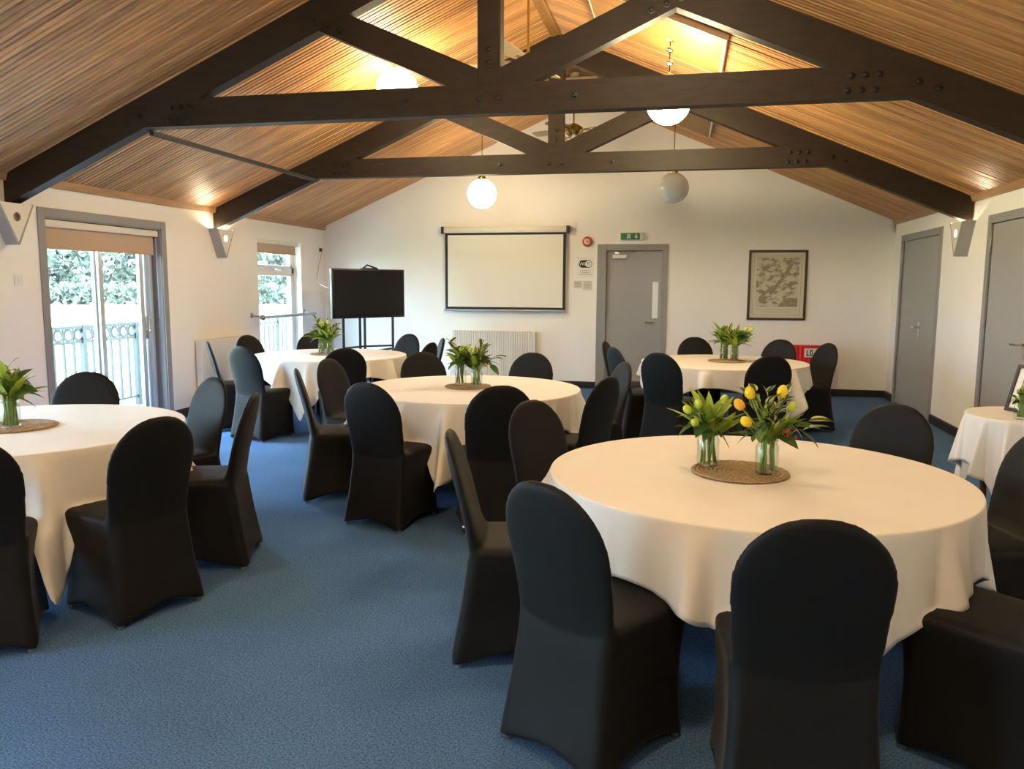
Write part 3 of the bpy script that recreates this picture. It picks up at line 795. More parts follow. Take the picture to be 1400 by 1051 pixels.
def plate(label, cat, name, loc, rz, w=.043, h=.043, toggle=True):
    t = thing(name, label, cat, loc, rz)
    MB().box(-w, w, -.010, 0, -h, h, .003).build('face_plate', M_WHITE, t)
    if toggle: MB().box(-.010, .010, -.015, -.008, -.016, .016, .002).build('rocker', M_WHITE, t)
    return t
plate('white switch plate at the right end of the projection screen', 'switch', 'wall_switch', (-1.597, YB, 2.41), 0, .03, .05)
plate('square cream light switch on the left wall beside patio doors', 'switch', 'wall_switch', (XL, 5.83, 1.545), pi / 2, .043, .05)
t = plate('white wall socket with black plug above the television', 'socket', 'wall_socket', (XL, 11.70, 2.06), pi / 2, .073, .043, False)
MB().box(-.06, -.015, -.045, -.009, -.025, .025, .006).build('plug', M_BLACKPL, t)
cb = MB().tube([(XL + .04, 11.66, 2.03), (XL + .05, 11.55, 1.85), (XL + .12, 11.3, 1.62), (XL + .35, 10.95, 1.52), (XL + .72, 10.55, 1.45)], .0045, 6).build('power_cable', M_INKGREY, None, smooth=True)
tag(cb, 'thin white power cable running from the socket to the television', 'cable')
t = thing('motion_sensor', 'small white motion sensor high in the right corner', 'sensor', (XR - .05, YB - .0, 2.315))
MB().box(-.03, .03, -.05, 0, -.05, .05, .012).build('case', M_WHITE, t, auto=True)
MB().box(-.02, .02, -.055, -.045, -.035, .005, .004).build('lens', M_CREAM, t)

# red display box by the end wall
t = thing('red_box', 'bright red pleated box with white label against the end wall', 'box', (1.70, YB - .30, 0))
V, Fc = [], []
n = 17
for k in range(n):
    x = -.22 + .44 * k / (n - 1); y = -.16 + (.010 if k % 2 else -.006)
    V += [(x, y, 0), (x, y, .73)]
for k in range(n - 1): Fc.append((2 * k, 2 * k + 2, 2 * k + 3, 2 * k + 1))
MB().add(V, Fc).build('pleated_front', M_REDCLOTH, t)
MB().box(-.22, .22, -.148, .14, 0, .725, .004).build('body', M_REDCLOTH, t)
lb = MB().box(-.07, .17, -.185, -.170, .58, .70).build('white_label', M_PAPER, t)
mb = MB()
for k, x in enumerate((-.045, .0, .075)):
    mb.box(x, x + .012, -.1875, -.184, .60, .68).box(x, x + .034, -.1875, -.184, .60, .614)
    if k: mb.box(x + .024, x + .034, -.1875, -.184, .60, .68).box(x, x + .034, -.1875, -.184, .666, .68)
mb.build('label_marks', M_BLACKMAT, lb)

# ------------------------------------------------------------------ television on its stand
dirv = Vector((.66, 1.0, 0)).normalized()
tvc = Vector((-4.365, 10.68, 0))
trz = atan2(dirv.y, dirv.x)
t = thing('television', 'large black flat screen television on a stand in the corner', 'television', (tvc.x, tvc.y, 1.40), trz)
MB().box(-.61, .61, -.01, .05, -.345, .345, .008).build('casing', M_BLACKPL, t, auto=True)
MB().box(-.585, .585, -.016, -.008, -.305, .322, .002).build('screen_glass', M_SCREENOFF, t)
MB().tube([(-.10, .02, .345), (-.02, .02, .40), (.15, .02, .355)], .012, 6).box(-.12, .16, .0, .05, .34, .36, .004).build('top_camera_bar', M_BLACKPL, t)
t = thing('television_stand', 'black tubular television stand with low V shaped shelf', 'stand', (tvc.x, tvc.y, 0), trz)
for x, y in ((-.42, .03), (-.10, .10), (.02, .16), (.42, .03)):
    MB().tube([(x, y, 0), (x, y, 1.12)], .019, 8).build('upright', M_BLACKPL, t)
MB().tube([(-.5, -.10, .58), (-.10, -.05, .60)], .016, 8).build('shelf_rail', M_BLACKPL, t)
MB().tube([(-.42, .03, .60), (0, -.20, .60), (.42, .03, .60)], .016, 8).build('shelf_rail', M_BLACKPL, t)
MB().tube([(-.42, .03, .64), (0, .16, .64), (.42, .03, .64)], .014, 8).build('shelf_rail', M_BLACKPL, t)
MB().box(-.45, .45, -.2, .2, 0, .03, .008).build('foot_plate', M_BLACKPL, t)
MB().box(-.45, .45, .05, .075, 1.10, 1.16, .004).build('mount_bar', M_BLACKPL, t)

# ------------------------------------------------------------------ tables, cloths
TABLES = dict(near=(0.301, 3.363), middle=(-1.558, 5.74), television=(-3.795, 8.119), map=(0.426, 8.45), patio=(-3.46, 3.53))
TR, TZ = .826, .748
def table_legs():
    pass
leg_me = MB().tube([(0, 0, 0), (0, 0, .72)], .014, 8).mesh('leg', M_STEEL)
top_me = MB().lathe([(TR - .004, TZ - .026), (TR, TZ - .022), (TR, TZ - .004), (TR - .004, TZ)], 64).mesh('tabletop', M_TABLEWOOD)
def round_table(c, label):
    t = thing('round_table', label, 'table', (c[0], c[1], 0), 0, 'round banquet tables')
    link('tabletop', top_me, t)
    for k in range(4):
        a = pi / 4 + k * pi / 2
        link('leg', leg_me, t, (.5 * cos(a), .5 * sin(a), 0))
    MB().box(-.37, .37, -.37, -.34, .69, .72).box(-.37, .37, .34, .37, .69, .72).build('leg_frame', M_STEEL, t)
def smooth01(x):
    x = max(0., min(1., x)); return x * x * (3 - 2 * x)
def cloth_mesh(R, z, half, rot, seats, seed, hang_lim=.71, amp=1.0, flare=.02):
    rn = random.Random(seed)
    NT, NR, NS = 400, 8, 16
    ph = [(rn.randint(10, 13), rn.random() * 6.28, .42), (rn.randint(16, 20), rn.random() * 6.28, .40), (rn.randint(25, 33), rn.random() * 6.28, .26)]
    V = [(0, 0, z)]
    for j in range(1, NR + 1):
        r = (R - .006) * j / NR
        for k in range(NT):
            a = 2 * pi * k / NT
            V.append((r * cos(a), r * sin(a), z + .0012 * noise.noise(Vector((r * cos(a) * 3, r * sin(a) * 3, seed)))))
    cols = []
    for k in range(NT):
        a = 2 * pi * k / NT; phi = a - rot
        L = half / max(abs(cos(phi)), abs(sin(phi))) - R
        dc = (phi - pi / 4) % (pi / 2)
        if dc > pi / 4: dc -= pi / 2
        dd = math.degrees(dc)
        bump = exp(-(dd / 6.5) ** 2) - .55 * exp(-((abs(dd) - 14) / 5.5) ** 2) + .35 * exp(-((abs(dd) - 25) / 5) ** 2)
        wv = sum(am * sin(n_ * a + p_) for n_, p_, am in ph)
        ws = 0
        for sa in seats:
            da = abs((math.degrees(a) - sa + 180) % 360 - 180)
            ws = max(ws, 1 - smooth01((da - 8.5) / 7.5))
        cols.append((L, bump, wv, ws))
    for (dr, dz) in ((.0, .0), (.003, .0012), (.0055, .006)):
        for k in range(NT):
            a = 2 * pi * k / NT
            V.append(((R + dr) * cos(a), (R + dr) * sin(a), z - dz))
    for j in range(1, NS + 1):
        for k in range(NT):
            a = 2 * pi * k / NT
            L, bump, wv, ws = cols[k]
            s = L * j / NS
            fl = flare + .10 * bump * amp + .40 * amp * max(0., wv - .12) ** 1.1
            out = .006 + s * max(.0, fl) * smooth01(s / .05)
            tdrop = min(sqrt(max(s * s - (out - .006) ** 2, 0)), hang_lim)
            cap = z - .494
            if tdrop > cap and ws > 0:
                ex = (tdrop - cap) * ws
                tdrop -= ex; out += .05 * (1 - exp(-ex / .05))
            zz = z - .004 - tdrop
            r = R + out
            V.append((r * cos(a), r * sin(a), zz))
    Fc = [(0, 1 + k, 1 + (k + 1) % NT) for k in range(NT)]
    for j in range(NR + NS + 2):
        for k in range(NT):
            k2 = (k + 1) % NT
            Fc.append((1 + j * NT + k, 1 + (j + 1) * NT + k, 1 + (j + 1) * NT + k2, 1 + j * NT + k2))
    return pydata('tablecloth', V, Fc, M_CLOTH, True)
def tablecloth(c, half, rotdeg, seats, seed, label, R=.832, z=.757, **k):
    o = link('tablecloth', cloth_mesh(R, z, half, radians(rotdeg), seats, seed, **k), None, (c[0], c[1], 0))
    md = o.modifiers.new('thickness', 'SOLIDIFY'); md.thickness = .0018; md.offset = -1
    return tag(o, label, 'tablecloth', 'white square tablecloths')

# ------------------------------------------------------------------ chairs in stretch covers
def lerp_tab(tab, x):
    for (a, va), (b_, vb) in zip(tab, tab[1:]):
        if x <= b_:
            u = smooth01((x - a) / (b_ - a)) if False else max(0, (x - a) / (b_ - a))
            return va + (vb - va) * u
    return tab[-1][1]
def ring_rect(xr, xf, yr, yf, rc, n=12):
    """rounded four-cornered ring, returns (x,y,side weight)"""
    C4 = [(-xr, yr), (xr, yr), (xf, yf), (-xf, yf)]
    P = []
    for i in range(4):
        p0, p1 = Vector(C4[i]), Vector(C4[(i + 1) % 4])
        for k in range(n):
            u = k / n
            P.append((p0.lerp(p1, u), i, u))
    out = []
    cx, cy = 0, (yr + yf) / 2
    for p, i, u in P:
        e = min(u, 1 - u) * 2
        d = Vector((cx, cy)) - p
        if e < .18: p = p + d.normalized() * rc * (1 - e / .18) ** 2
        out.append((p, i, u))
    return out
def make_chair_meshes():
    # lower cover: seat and skirt
    zs = [0, .03, .08, .15, .23, .31, .38, .43, .458, .472]
    XRt = [(0, .232), (.08, .226), (.23, .212), (.38, .204), (.48, .204)]
    XFt = [(0, .215), (.1, .207), (.25, .203), (.43, .214), (.48, .214)]
    YRt = [(0, -.275), (.08, -.262), (.23, -.235), (.36, -.216), (.44, -.206), (.48, -.190)]
    YFt = [(0, .212), (.1, .207), (.25, .203), (.43, .216), (.48, .214)]
    V, Fc = [], []
    n = 14; N = n * 4
    for z in zs:
        for p, i, u in ring_rect(lerp_tab(XRt, z), lerp_tab(XFt, z), lerp_tab(YRt, z), lerp_tab(YFt, z), .018, n):
            b_ = sin(pi * u)
            arch = (.055, .05, .045, .05)[i] * b_ ** 1.3
            f = z / .472
            pull = .016 * b_ * sin(pi * min(1, f * 1.05)) + .010 * b_ * (1 - f) ** 3
            if i == 0: pull *= .15 + .5 * (1 - f)
            d = [Vector((0, 1)), Vector((-1, 0)), Vector((0, -1)), Vector((1, 0))][i]
            q = p + d * pull
            V.append((q.x, q.y, .010 + z * (1 - .010 / .472) + arch * (1 - f) ** 2))
    for (ins, z) in ((.012, .482), (.035, .489), (.09, .494), (.15, .496)):
        for p, i, u in ring_rect(.204 - ins, .214 - ins, -.190 + ins, .214 - ins, .018, n):
            V.append((p.x, p.y, z))
    V.append((0, 0, .497))
    rows = len(zs) + 4
    for j in range(rows - 1):
        for k in range(N):
            k2 = (k + 1) % N
            Fc.append((j * N + k, j * N + k2, (j + 1) * N + k2, (j + 1) * N + k))
    for k in range(N): Fc.append(((rows - 1) * N + k, (rows - 1) * N + (k + 1) % N, rows * N))
    Fc.append(tuple(range(N))[::-1])
    body = MB().add(V, Fc)
    # backrest
    Wt = [(.30, .196), (.40, .197), (.48, .199), (.58, .209), (.66, .215), (.72, .217)]
    Yt = [(.30, -.192), (.40, -.184), (.48, -.186), (.58, -.206), (.70, -.236), (.82, -.268), (.95, -.300)]
    TBt = [(.30, .002), (.38, .012), (.48, .025), (.6, .027), (.8, .025), (.90, .021), (.94, .012)]
    TFt = [(.30, .03), (.44, .07), (.485, .062), (.53, .040), (.60, .029), (.8, .025), (.90, .021), (.94, .012)]
    ztop, z0 = .935, .715
    levels = [.30, .36, .42, .46, .485, .51, .54, .58, .62, .67, .715]
    H_ = ztop - z0
    for k in range(1, 15): levels.append(z0 + H_ * sin(pi / 2 * k / 14.5))
    V, Fc = [], []; N = 36
    for z in levels:
        w = lerp_tab(Wt, z) if z <= z0 else .217 * max(.0, 1 - ((z - z0) / H_) ** 2.15) ** .5
        yc, tb, tf = lerp_tab(Yt, z), lerp_tab(TBt, z), lerp_tab(TFt, z)
        if z > z0:
            kf = max(.12, min(1, w / .10)); tb *= kf; tf *= kf
        for k in range(N):
            a = 2 * pi * k / N
            ca, sa = cos(a), sin(a)
            x = w * (abs(ca) ** .72) * (1 if ca >= 0 else -1)
            th = tf if sa > 0 else tb
            y = yc + th * (abs(sa) ** .85) * (1 if sa >= 0 else -1) + .30 * x * x * smooth01((z - .44) / .2)
            V.append((x, y, z))
    nl = len(levels)
    for j in range(nl - 1):
        for k in range(N):
            k2 = (k + 1) % N
            Fc.append((j * N + k, j * N + k2, (j + 1) * N + k2, (j + 1) * N + k))
    Fc.append(tuple(range(N))[::-1]); Fc.append(tuple((nl - 1) * N + k for k in range(N)))
    body.add(V, Fc)
    tmp = bpy.data.objects.new('tmp_cover', body.mesh('tmp_cover', M_CHAIR)); COL.objects.link(tmp)
    rm = tmp.modifiers.new('weld', 'REMESH'); rm.mode = 'VOXEL'; rm.voxel_size = .0085
    sm = tmp.modifiers.new('relax', 'SMOOTH'); sm.factor = .5; sm.iterations = 9
    bpy.context.view_layer.update()
    whole = bpy.data.meshes.new_from_object(tmp.evaluated_get(bpy.context.evaluated_depsgraph_get()))
    bpy.data.objects.remove(tmp)
    def portion(name, keep):
        bm = bmesh.new(); bm.from_mesh(whole)
        bm.normal_update()
        bmesh.ops.delete(bm, geom=[f for f in bm.faces if not keep(f.calc_center_median())], context='FACES')
        me = bpy.data.meshes.new(name); bm.to_mesh(me); bm.free()
        me.materials.clear(); me.materials.append(M_CHAIR)
        me.polygons.foreach_set('use_smooth', [True] * len(me.polygons))
        me.update()
        return me
    isback = lambda c: c.z > .47 and c.y < -.10
    seat = portion('seat_cover', lambda c: not isback(c))
    back = portion('backrest_cover', isback)
    legs = []
    for (x, y, x2, y2) in ((-.200, -.240, -.15, -.14), (.200, -.240, .15, -.14), (-.185, .182, -.15, .14), (.185, .182, .15, .14)):
        legs.append(MB().tube([(x, y, 0), (x2, y2, .42)], [.012, .011], 8).lathe([(.015, 0), (.015, .014), (.012, .018)], 10, (x, y, 0)).mesh('leg', M_STEEL))
    return seat, back, legs
SEAT, BACK, LEG = make_chair_meshes()
CHAIR_GROUP = 'black covered banquet chairs'
def chair(table, angle, label, dist=.99, turn=0.0):
    c = TABLES[table]
    a = radians(angle)
    loc = (c[0] + dist * cos(a), c[1] + dist * sin(a), 0)
    t = thing('banquet_chair', label, 'chair', loc, a + pi / 2 + radians(turn), CHAIR_GROUP)
    link('seat_cover', SEAT, t); link('backrest_cover', BACK, t)
    for l_ in LEG: link('leg', l_, t)
    return t
CH = dict(
    near=[(-168, 'black covered chair seen edge on at the left of the near table'),
          (-124, 'large black covered chair, back to camera, at the near table left front'),
          (-87, 'black covered chair nearest the camera, its back hiding the near tablecloth'),
          (-42, 'black covered chair cut off by the bottom right corner of the photo'),
          (14, 'black covered chair cut off by the right edge beside the small table'),
          (51, 'black covered chair facing us behind the right side of the near table'),
          (148, 'black covered chair behind the left rim of the near table')],
    middle=[(-105, 'black covered chair, back to camera, at the middle table left front'),
            (-66, 'black covered chair, back to camera, at the middle table right front'),
            (-25, 'black covered chair at the middle table right, just left of the near table rim'),
            (26, 'black covered chair half hidden at the middle table far right side'),
            (78, 'black covered chair facing us in front of the fluted radiator'),
            (125, 'black covered chair facing us behind the middle table flowers, on their left'),
            (171, 'brownish black covered chair at the middle table left, behind the edge on chair'),
            (-153, 'black covered chair seen edge on at the left of the middle table')],
    television=[(-107, 'blue sheen covered chair, back to camera, in front of the television table'),
                (-59, 'black covered chair, back to camera, at the television table right front'),
                (-9, 'black covered chair at the right side of the television table'),
                (24, 'thin edge on covered chair between television table and fluted radiator'),
                (65, 'black covered chair facing us below the television right corner'),
                (124, 'black covered chair hidden behind the television table flowers'),
                (164, 'black covered chair between the flat radiator and the tall window'),
                (-147, 'black covered chair seen edge on in front of the flat radiator')],
    map=[(-118, 'black covered chair, back to camera, at the map table left front'),
         (-150, 'blue sheen covered chair at the map table left, before the end wall door'),
         (172, 'black covered chair behind the blue sheen one before the end wall door'),
         (103, 'black covered chair facing us left of the map table flowers'),
         (57, 'black covered chair facing us below the framed map, beside the red box'),
         (-74, 'black covered chair, back to camera, at the map table right front'),
         (27, 'black covered chair at the right end of the map table')],
    patio=[(-20, 'black covered chair, back to camera, at the patio table front'),
           (19, 'black covered chair seen edge on at the patio table right'),
           (62, 'blue sheen covered chair at the patio table far right'),
           (113, 'black covered chair facing us in front of the patio doors'),
           (-55, 'black covered chair cut off by the left edge at the patio table')])
DIST = {('middle', -25): .92, ('patio', 19): .95, ('patio', 62): .86, ('patio', 113): .88, ('television', -59): 1.05, ('map', -118): 1.05}
for tk, L_ in CH.items():
    for (a, lab) in L_:
        chair(tk, a, lab, DIST.get((tk, a), .965))
TLAB = dict(near='large round table nearest the camera under a white cloth', middle='round table in the middle of the hall under a white cloth',
            television='round table in front of the television under a white cloth', map='round table below the framed map under a white cloth',
            patio='round table at the left by the patio doors under a white cloth')
CLAB = dict(near='white square tablecloth on the near table with yellow tulips', middle='white square tablecloth on the middle table',
            television='white square tablecloth on the table before the television', map='white square tablecloth on the table below the framed map',
            patio='white square tablecloth on the left table by the patio doors')
# rot: angle of a side normal; corners lie 45 degrees from it
CROT = dict(near=-80 + 45, middle=-86 + 45, television=-84 + 45, map=-52 + 45, patio=-42 + 45)
CHALF = dict(near=1.07, middle=1.01, television=1.01, map=1.01, patio=1.11)
for i, tk in enumerate(TABLES):
    round_table(TABLES[tk], TLAB[tk])
    tablecloth(TABLES[tk], CHALF[tk], CROT[tk], [a for a, _ in CH[tk]], 3 + i * 7, CLAB[tk], amp=dict(near=1.15, patio=1.2).get(tk, 1.5))

# ------------------------------------------------------------------ flowers
def leaf_mesh(name, L, W, curl, fold, m, n=7, tip=1.0):
    V, Fc = [], []
    for i in range(n + 1):
        u = i / n
        w = W * (sin(pi * min(1, u ** .75 * .98 + .02)) ** .8) * (1 if i < n else 0) + (.0006 if i in (0, n) else 0)
        a = curl * u
        y = L * (sin(a) / curl if abs(curl) > 1e-3 else u) ; z = -L * ((1 - cos(a)) / curl if abs(curl) > 1e-3 else 0)
        V += [(-w, y, z + fold * w), (0, y, z), (w, y, z + fold * w)]
    for i in range(n):
        b_ = 3 * i
        Fc += [(b_, b_ + 1, b_ + 4, b_ + 3), (b_ + 1, b_ + 2, b_ + 5, b_ + 4)]
    return pydata(name, V, Fc, m, True)
def leaf_mat(name, c, c2, edge=None):
    m, nt, b = nodes_of(name); N, Lk = nt.nodes, nt.links
    setp(b, rough=.42, spec=.4)
    tc = N.new('ShaderNodeTexCoord'); n = N.new('ShaderNodeTexNoise'); n.inputs['Scale'].default_value = 25
    Lk.new(tc.outputs['Object'], n.inputs['Vector'])
    oi = N.new('ShaderNodeObjectInfo')
    ad = N.new('ShaderNodeMath'); ad.operation = 'MULTIPLY_ADD'; ad.inputs[1].default_value = .45
    Lk.new(n.outputs['Fac'], ad.inputs[0])
    mul = N.new('ShaderNodeMath'); mul.operation = 'MULTIPLY'; mul.inputs[1].default_value = .7
    Lk.new(oi.outputs['Random'], mul.inputs[0]); Lk.new(mul.outputs[0], ad.inputs[2])
    cr = N.new('ShaderNodeValToRGB'); cr.color_ramp.elements[0].color = (*c, 1); cr.color_ramp.elements[1].color = (*c2, 1)
    cr.color_ramp.elements[0].position = .15; cr.color_ramp.elements[1].position = .85
    Lk.new(ad.outputs[0], cr.inputs['Fac'])
    col = cr.outputs['Color']
    if edge:
        sx = N.new('ShaderNodeSeparateXYZ'); Lk.new(tc.outputs['Generated'], sx.inputs[0])
        d = N.new('ShaderNodeMath'); d.operation = 'SUBTRACT'; d.inputs[1].default_value = .5; Lk.new(sx.outputs['X'], d.inputs[0])
        ab = N.new('ShaderNodeMath'); ab.operation = 'ABSOLUTE'; Lk.new(d.outputs[0], ab.inputs[0])
        gt = N.new('ShaderNodeMath'); gt.operation = 'GREATER_THAN'; gt.inputs[1].default_value = .27; Lk.new(ab.outputs[0], gt.inputs[0])
        mx = N.new('ShaderNodeMixRGB'); mx.inputs[2].default_value = (*edge, 1); Lk.new(gt.outputs[0], mx.inputs[0]); Lk.new(col, mx.inputs[1]); col = mx.outputs[0]
    Lk.new(col, b.inputs['Base Color'])
    tr = N.new('ShaderNodeBsdfTranslucent'); Lk.new(col, tr.inputs[0])
    ms = N.new('ShaderNodeMixShader'); ms.inputs[0].default_value = .3
    Lk.new(b.outputs[0], ms.inputs[1]); Lk.new(tr.outputs[0], ms.inputs[2]); Lk.new(ms.outputs[0], N['Material Output'].inputs['Surface'])
    MATS[name] = m
    return m
M_LEAF = leaf_mat('tulip_leaf_green', (.14, .25, .025), (.42, .55, .085))
M_LEAFDK = leaf_mat('dark_leaf_green', (.030, .075, .018), (.10, .20, .04))
M_VARIEG = leaf_mat('variegated_leaf', (.03, .08, .02), (.09, .17, .03), (.70, .66, .34))
M_FERN = leaf_mat('feathery_green', (.05, .11, .03), (.13, .22, .06))
M_STEM = mat('pale_green_stem', (.24, .36, .08), .5)
M_TWIG = mat('brown_twig', (.06, .035, .02), .7)
M_TULIP = mat('yellow_tulip_petal', (.85, .62, .02), .45, rnd=.08)
M_ORANGE = mat('apricot_tulip_petal', (.80, .46, .06), .45)
M_BUD = mat('lime_tulip_bud', (.50, .62, .08), .45)
M_BERRY = mat('red_berry', (.42, .02, .012), .25)
BUD_S = 1.0
L_TULIP = [leaf_mesh('leaf', .20, .023, .5, .35, M_LEAF), leaf_mesh('leaf', .225, .020, .95, .3, M_LEAF), leaf_mesh('leaf', .175, .026, .3, .3, M_LEAF), leaf_mesh('leaf', .15, .028, -.3, .25, M_LEAF)]
L_DARK = [leaf_mesh('leaf', .11, .026, .5, .2, M_LEAFDK), leaf_mesh('leaf', .10, .030, .9, .15, M_LEAFDK)]
L_VAR = [leaf_mesh('leaf', .062, .017, .4, .2, M_VARIEG), leaf_mesh('leaf', .075, .019, .7, .25, M_VARIEG)]
def bud_mesh(name, m, s=BUD_S):
    mb = MB(); V = []
    prof = [(.004, 0), (.016, .006), (.020, .02), (.019, .034), (.013, .047), (.004, .054)]
    mb.lathe([(r * s, z * s) for r, z in prof], 12)
    mb.V = [(x, z, -y) for x, y, z in mb.V]
    return mb.mesh(name, m, True)
BUDS = dict(y=bud_mesh('tulip_flower', M_TULIP), o=bud_mesh('tulip_flower', M_ORANGE), g=bud_mesh('tulip_flower', M_BUD, .8))
JAR_H, JAR_R = .150, .046
prof_o = [(.036, .0), (.044, .006), (JAR_R, .02), (JAR_R, .108), (.040, .122), (.037, .128), (.040, .134), (.040, JAR_H)]
prof_i = [(r - .003, max(z, .006)) for r, z in prof_o]
def lathe_open(prof, n=28):
    V, Fc = [], []
    for (r, z) in prof:
        for k in range(n): V.append((r * cos(2 * pi * k / n), r * sin(2 * pi * k / n), z))
    for i in range(len(prof) - 1):
        for k in range(n): Fc.append((i * n + k, i * n + (k + 1) % n, (i + 1) * n + (k + 1) % n, (i + 1) * n + k))
    return V, Fc, n
V, Fc, n = lathe_open(prof_o + prof_i[::-1])
Fc = Fc + [tuple(range(n))[::-1], tuple((len(prof_o) * 2 - 1) * n + k for k in range(n))]
JAR_ME = pydata('glass_body', V, Fc, M_JAR, True)
JAR_RIM = MB().lathe([(.0405, .133), (.0435, .136), (.0435, .142), (.0405, .1455)], 28).mesh('rim', M_JAR, True)
def jar(x, y, z, label, s=1.0):
    t = thing('glass_jar', label, 'jar', (x, y, z), 0, 'glass jars of flowers'); t.scale = (s, s, s)
    link('glass_body', JAR_ME, t)
    V2, F2, n2 = lathe_open([(.0405, .1335), (.0432, .137), (.0432, .142), (.0405, .1455)])
    link('screw_rim', pydata('screw_rim', V2, F2, M_JAR, True), t)
    return t
def orient(o, base, dirn, roll):
    d = Vector(dirn).normalized()
    xa = d.cross(Vector((0, 0, 1)))
    if xa.length < 1e-3: xa = Vector((1, 0, 0))
    xa.normalize(); za = xa.cross(d)
    Mx = Matrix((xa, d, za)).transposed().to_4x4()
    o.matrix_local = Matrix.Translation(base) @ Mx @ Matrix.Rotation(roll, 4, 'Y')
def bouquet(x, y, z, label, seed, tulip=14, dark=8, var=0, fern=3, flowers='ggg', berries=0, twig=False, s=1.0, spread=1.0, lean=(0, 0), tips=()):
    rn = random.Random(seed)
    t = thing('flower_bouquet', label, 'bouquet', (x, y, z + .012), 0, 'bunches of flowers and leaves'); t.scale = (s, s, s)
    for k in range(13):
        a = rn.random() * 6.28; r0 = .018 + .016 * rn.random(); b2 = a + rn.uniform(-.9, .9)
        MB().tube([(r0 * cos(a), r0 * sin(a), .0), (.75 * r0 * cos(b2), .75 * r0 * sin(b2), .08), (.026 * cos(b2), .026 * sin(b2), .15)], .0044, 6).build('stem', M_STEM, t, smooth=True)
    def dirn(elo, ehi):
        a = rn.random() * 2 * pi; e = radians(rn.uniform(elo, ehi))
        return Vector((cos(a) * cos(e) + lean[0], sin(a) * cos(e) + lean[1], sin(e)))
    def put(mesh, name, base_h, elo, ehi, sc=(.8, 1.15), rad=.02):
        d = dirn(elo, ehi); o = link(name, mesh, t)
        base = Vector((d.x, d.y, 0)) * rad + Vector((0, 0, base_h + rn.uniform(-.015, .02)))
        orient(o, base, d, rn.uniform(-.5, .5)); q = rn.uniform(*sc); o.scale = (q, q, q)
        return o, base, d
    for k in range(tulip): put(rn.choice(L_TULIP), 'leaf', .118, 40 if spread < 1.2 else 24, 86, (.65, 1.05), .026)
    for k in range(dark): put(rn.choice(L_DARK), 'leaf', .14 + rn.random() * .09, -20, 60, (.7, 1.2), .035)
    for k in range(max(0, var // 5)):
        d = dirn(35, 75); L = rn.uniform(.12, .2)
        base = Vector((0, 0, .14)); tipp = base + d.normalized() * L
        sp = MB().tube([base, (base + tipp) / 2 + Vector((0, 0, .01)), tipp], .0022, 5).build('sprig_stem', M_TWIG, t)
        for q in range(5):
            o = link('leaf', rn.choice(L_VAR), t)
            b2 = base.lerp(tipp, .45 + .14 * q); dd = d.normalized() + Vector((rn.uniform(-1, 1), rn.uniform(-1, 1), rn.uniform(-.3, .6)))
            orient(o, b2, dd, rn.uniform(-.6, .6))
    if fern:
        mb = MB()
        for k in range(fern):
            d = dirn(-5, 50).normalized(); base = Vector((0, 0, .14)) + Vector((d.x, d.y, 0)) * .02; L = rn.uniform(.10, .17)
            side = d.cross(Vector((0, 0, 1))).normalized(); upv = side.cross(d)
            for i in range(16):
                u = .15 + .85 * i / 15; p = base + d * L * u - Vector((0, 0, .03 * u * u))
                for sg in (-1, 1):
                    l2 = .032 * (1.1 - u) + .006
                    q = p + (side * sg + d * .5 + upv * rn.uniform(-.5, .5)).normalized() * l2
                    mb.tube([p, q], [.0016, .0006], 3, False)
            mb.tube([base, base + d * L * .5 - Vector((0, 0, .0075)), base + d * L - Vector((0, 0, .03))], [.002, .0015, .0008], 4)
        o = mb.build('fern_fronds', M_FERN, t); o['kind'] = 'stuff'
    for (f, dx, dy, dz) in tips:
        tipp = Vector((dx, dy, dz)); base = Vector((dx * .12, dy * .12, .13)); d = (tipp - base).normalized()
        MB().tube([base, base.lerp(tipp, .5) + Vector((0, 0, .008)), tipp], .0034, 6).build('flower_stem', M_STEM, t, smooth=True)
        o = link('tulip_flower', BUDS[f], t); orient(o, tipp - d * .006, d, 0)
    for k, f in enumerate(flowers):
        d = dirn(45, 78).normalized() if f != 'o' else dirn(15, 35).normalized()
        h = rn.uniform(.10, .16); base = Vector((d.x, d.y, 0)) * .015 + Vector((0, 0, .13)); tipp = base + d * h
        MB().tube([base, base.lerp(tipp, .5) + Vector((0, 0, .008)), tipp], .0032, 6).build('flower_stem', M_STEM, t, smooth=True)
        o = link('tulip_flower', BUDS[f], t); orient(o, tipp, d, 0)
    if berries:
        mb = MB()
        for k in range(berries):
            p = Vector((.075, -.03, .165)) + Vector((rn.gauss(0, .014), rn.gauss(0, .012), rn.gauss(0, .012))); mb.sphere(p, .0065, 8, 5)
        o = mb.build('red_berries', M_BERRY, t, smooth=True); o['kind'] = 'stuff'
        for q in range(5):
            o = link('leaf', rn.choice(L_VAR if q < 2 else L_DARK), t)
            orient(o, Vector((.075 + q * .012, -.03, .165 + rn.uniform(-.02, .03))), Vector((1, rn.uniform(-.6, .6), (.9, -.7, .1, -.5, .6)[q])), rn.uniform(-.5, .5))
        o = link('leaf', L_VAR[1], t); MB().tube([(.06, -.03, .16), (.15, -.035, .215)], .002, 5).build('sprig_stem', M_TWIG, t)
        orient(o, Vector((.15, -.035, .215)), Vector((1, -.1, .35)), .3); o.scale = (1.25,) * 3
    if twig:
        MB().tube([(.03, -.01, .145), (.06, -.015, .115), (.085, -.02, .07)], [.003, .003, .001], 5).build('twig', M_TWIG, t)
    return t
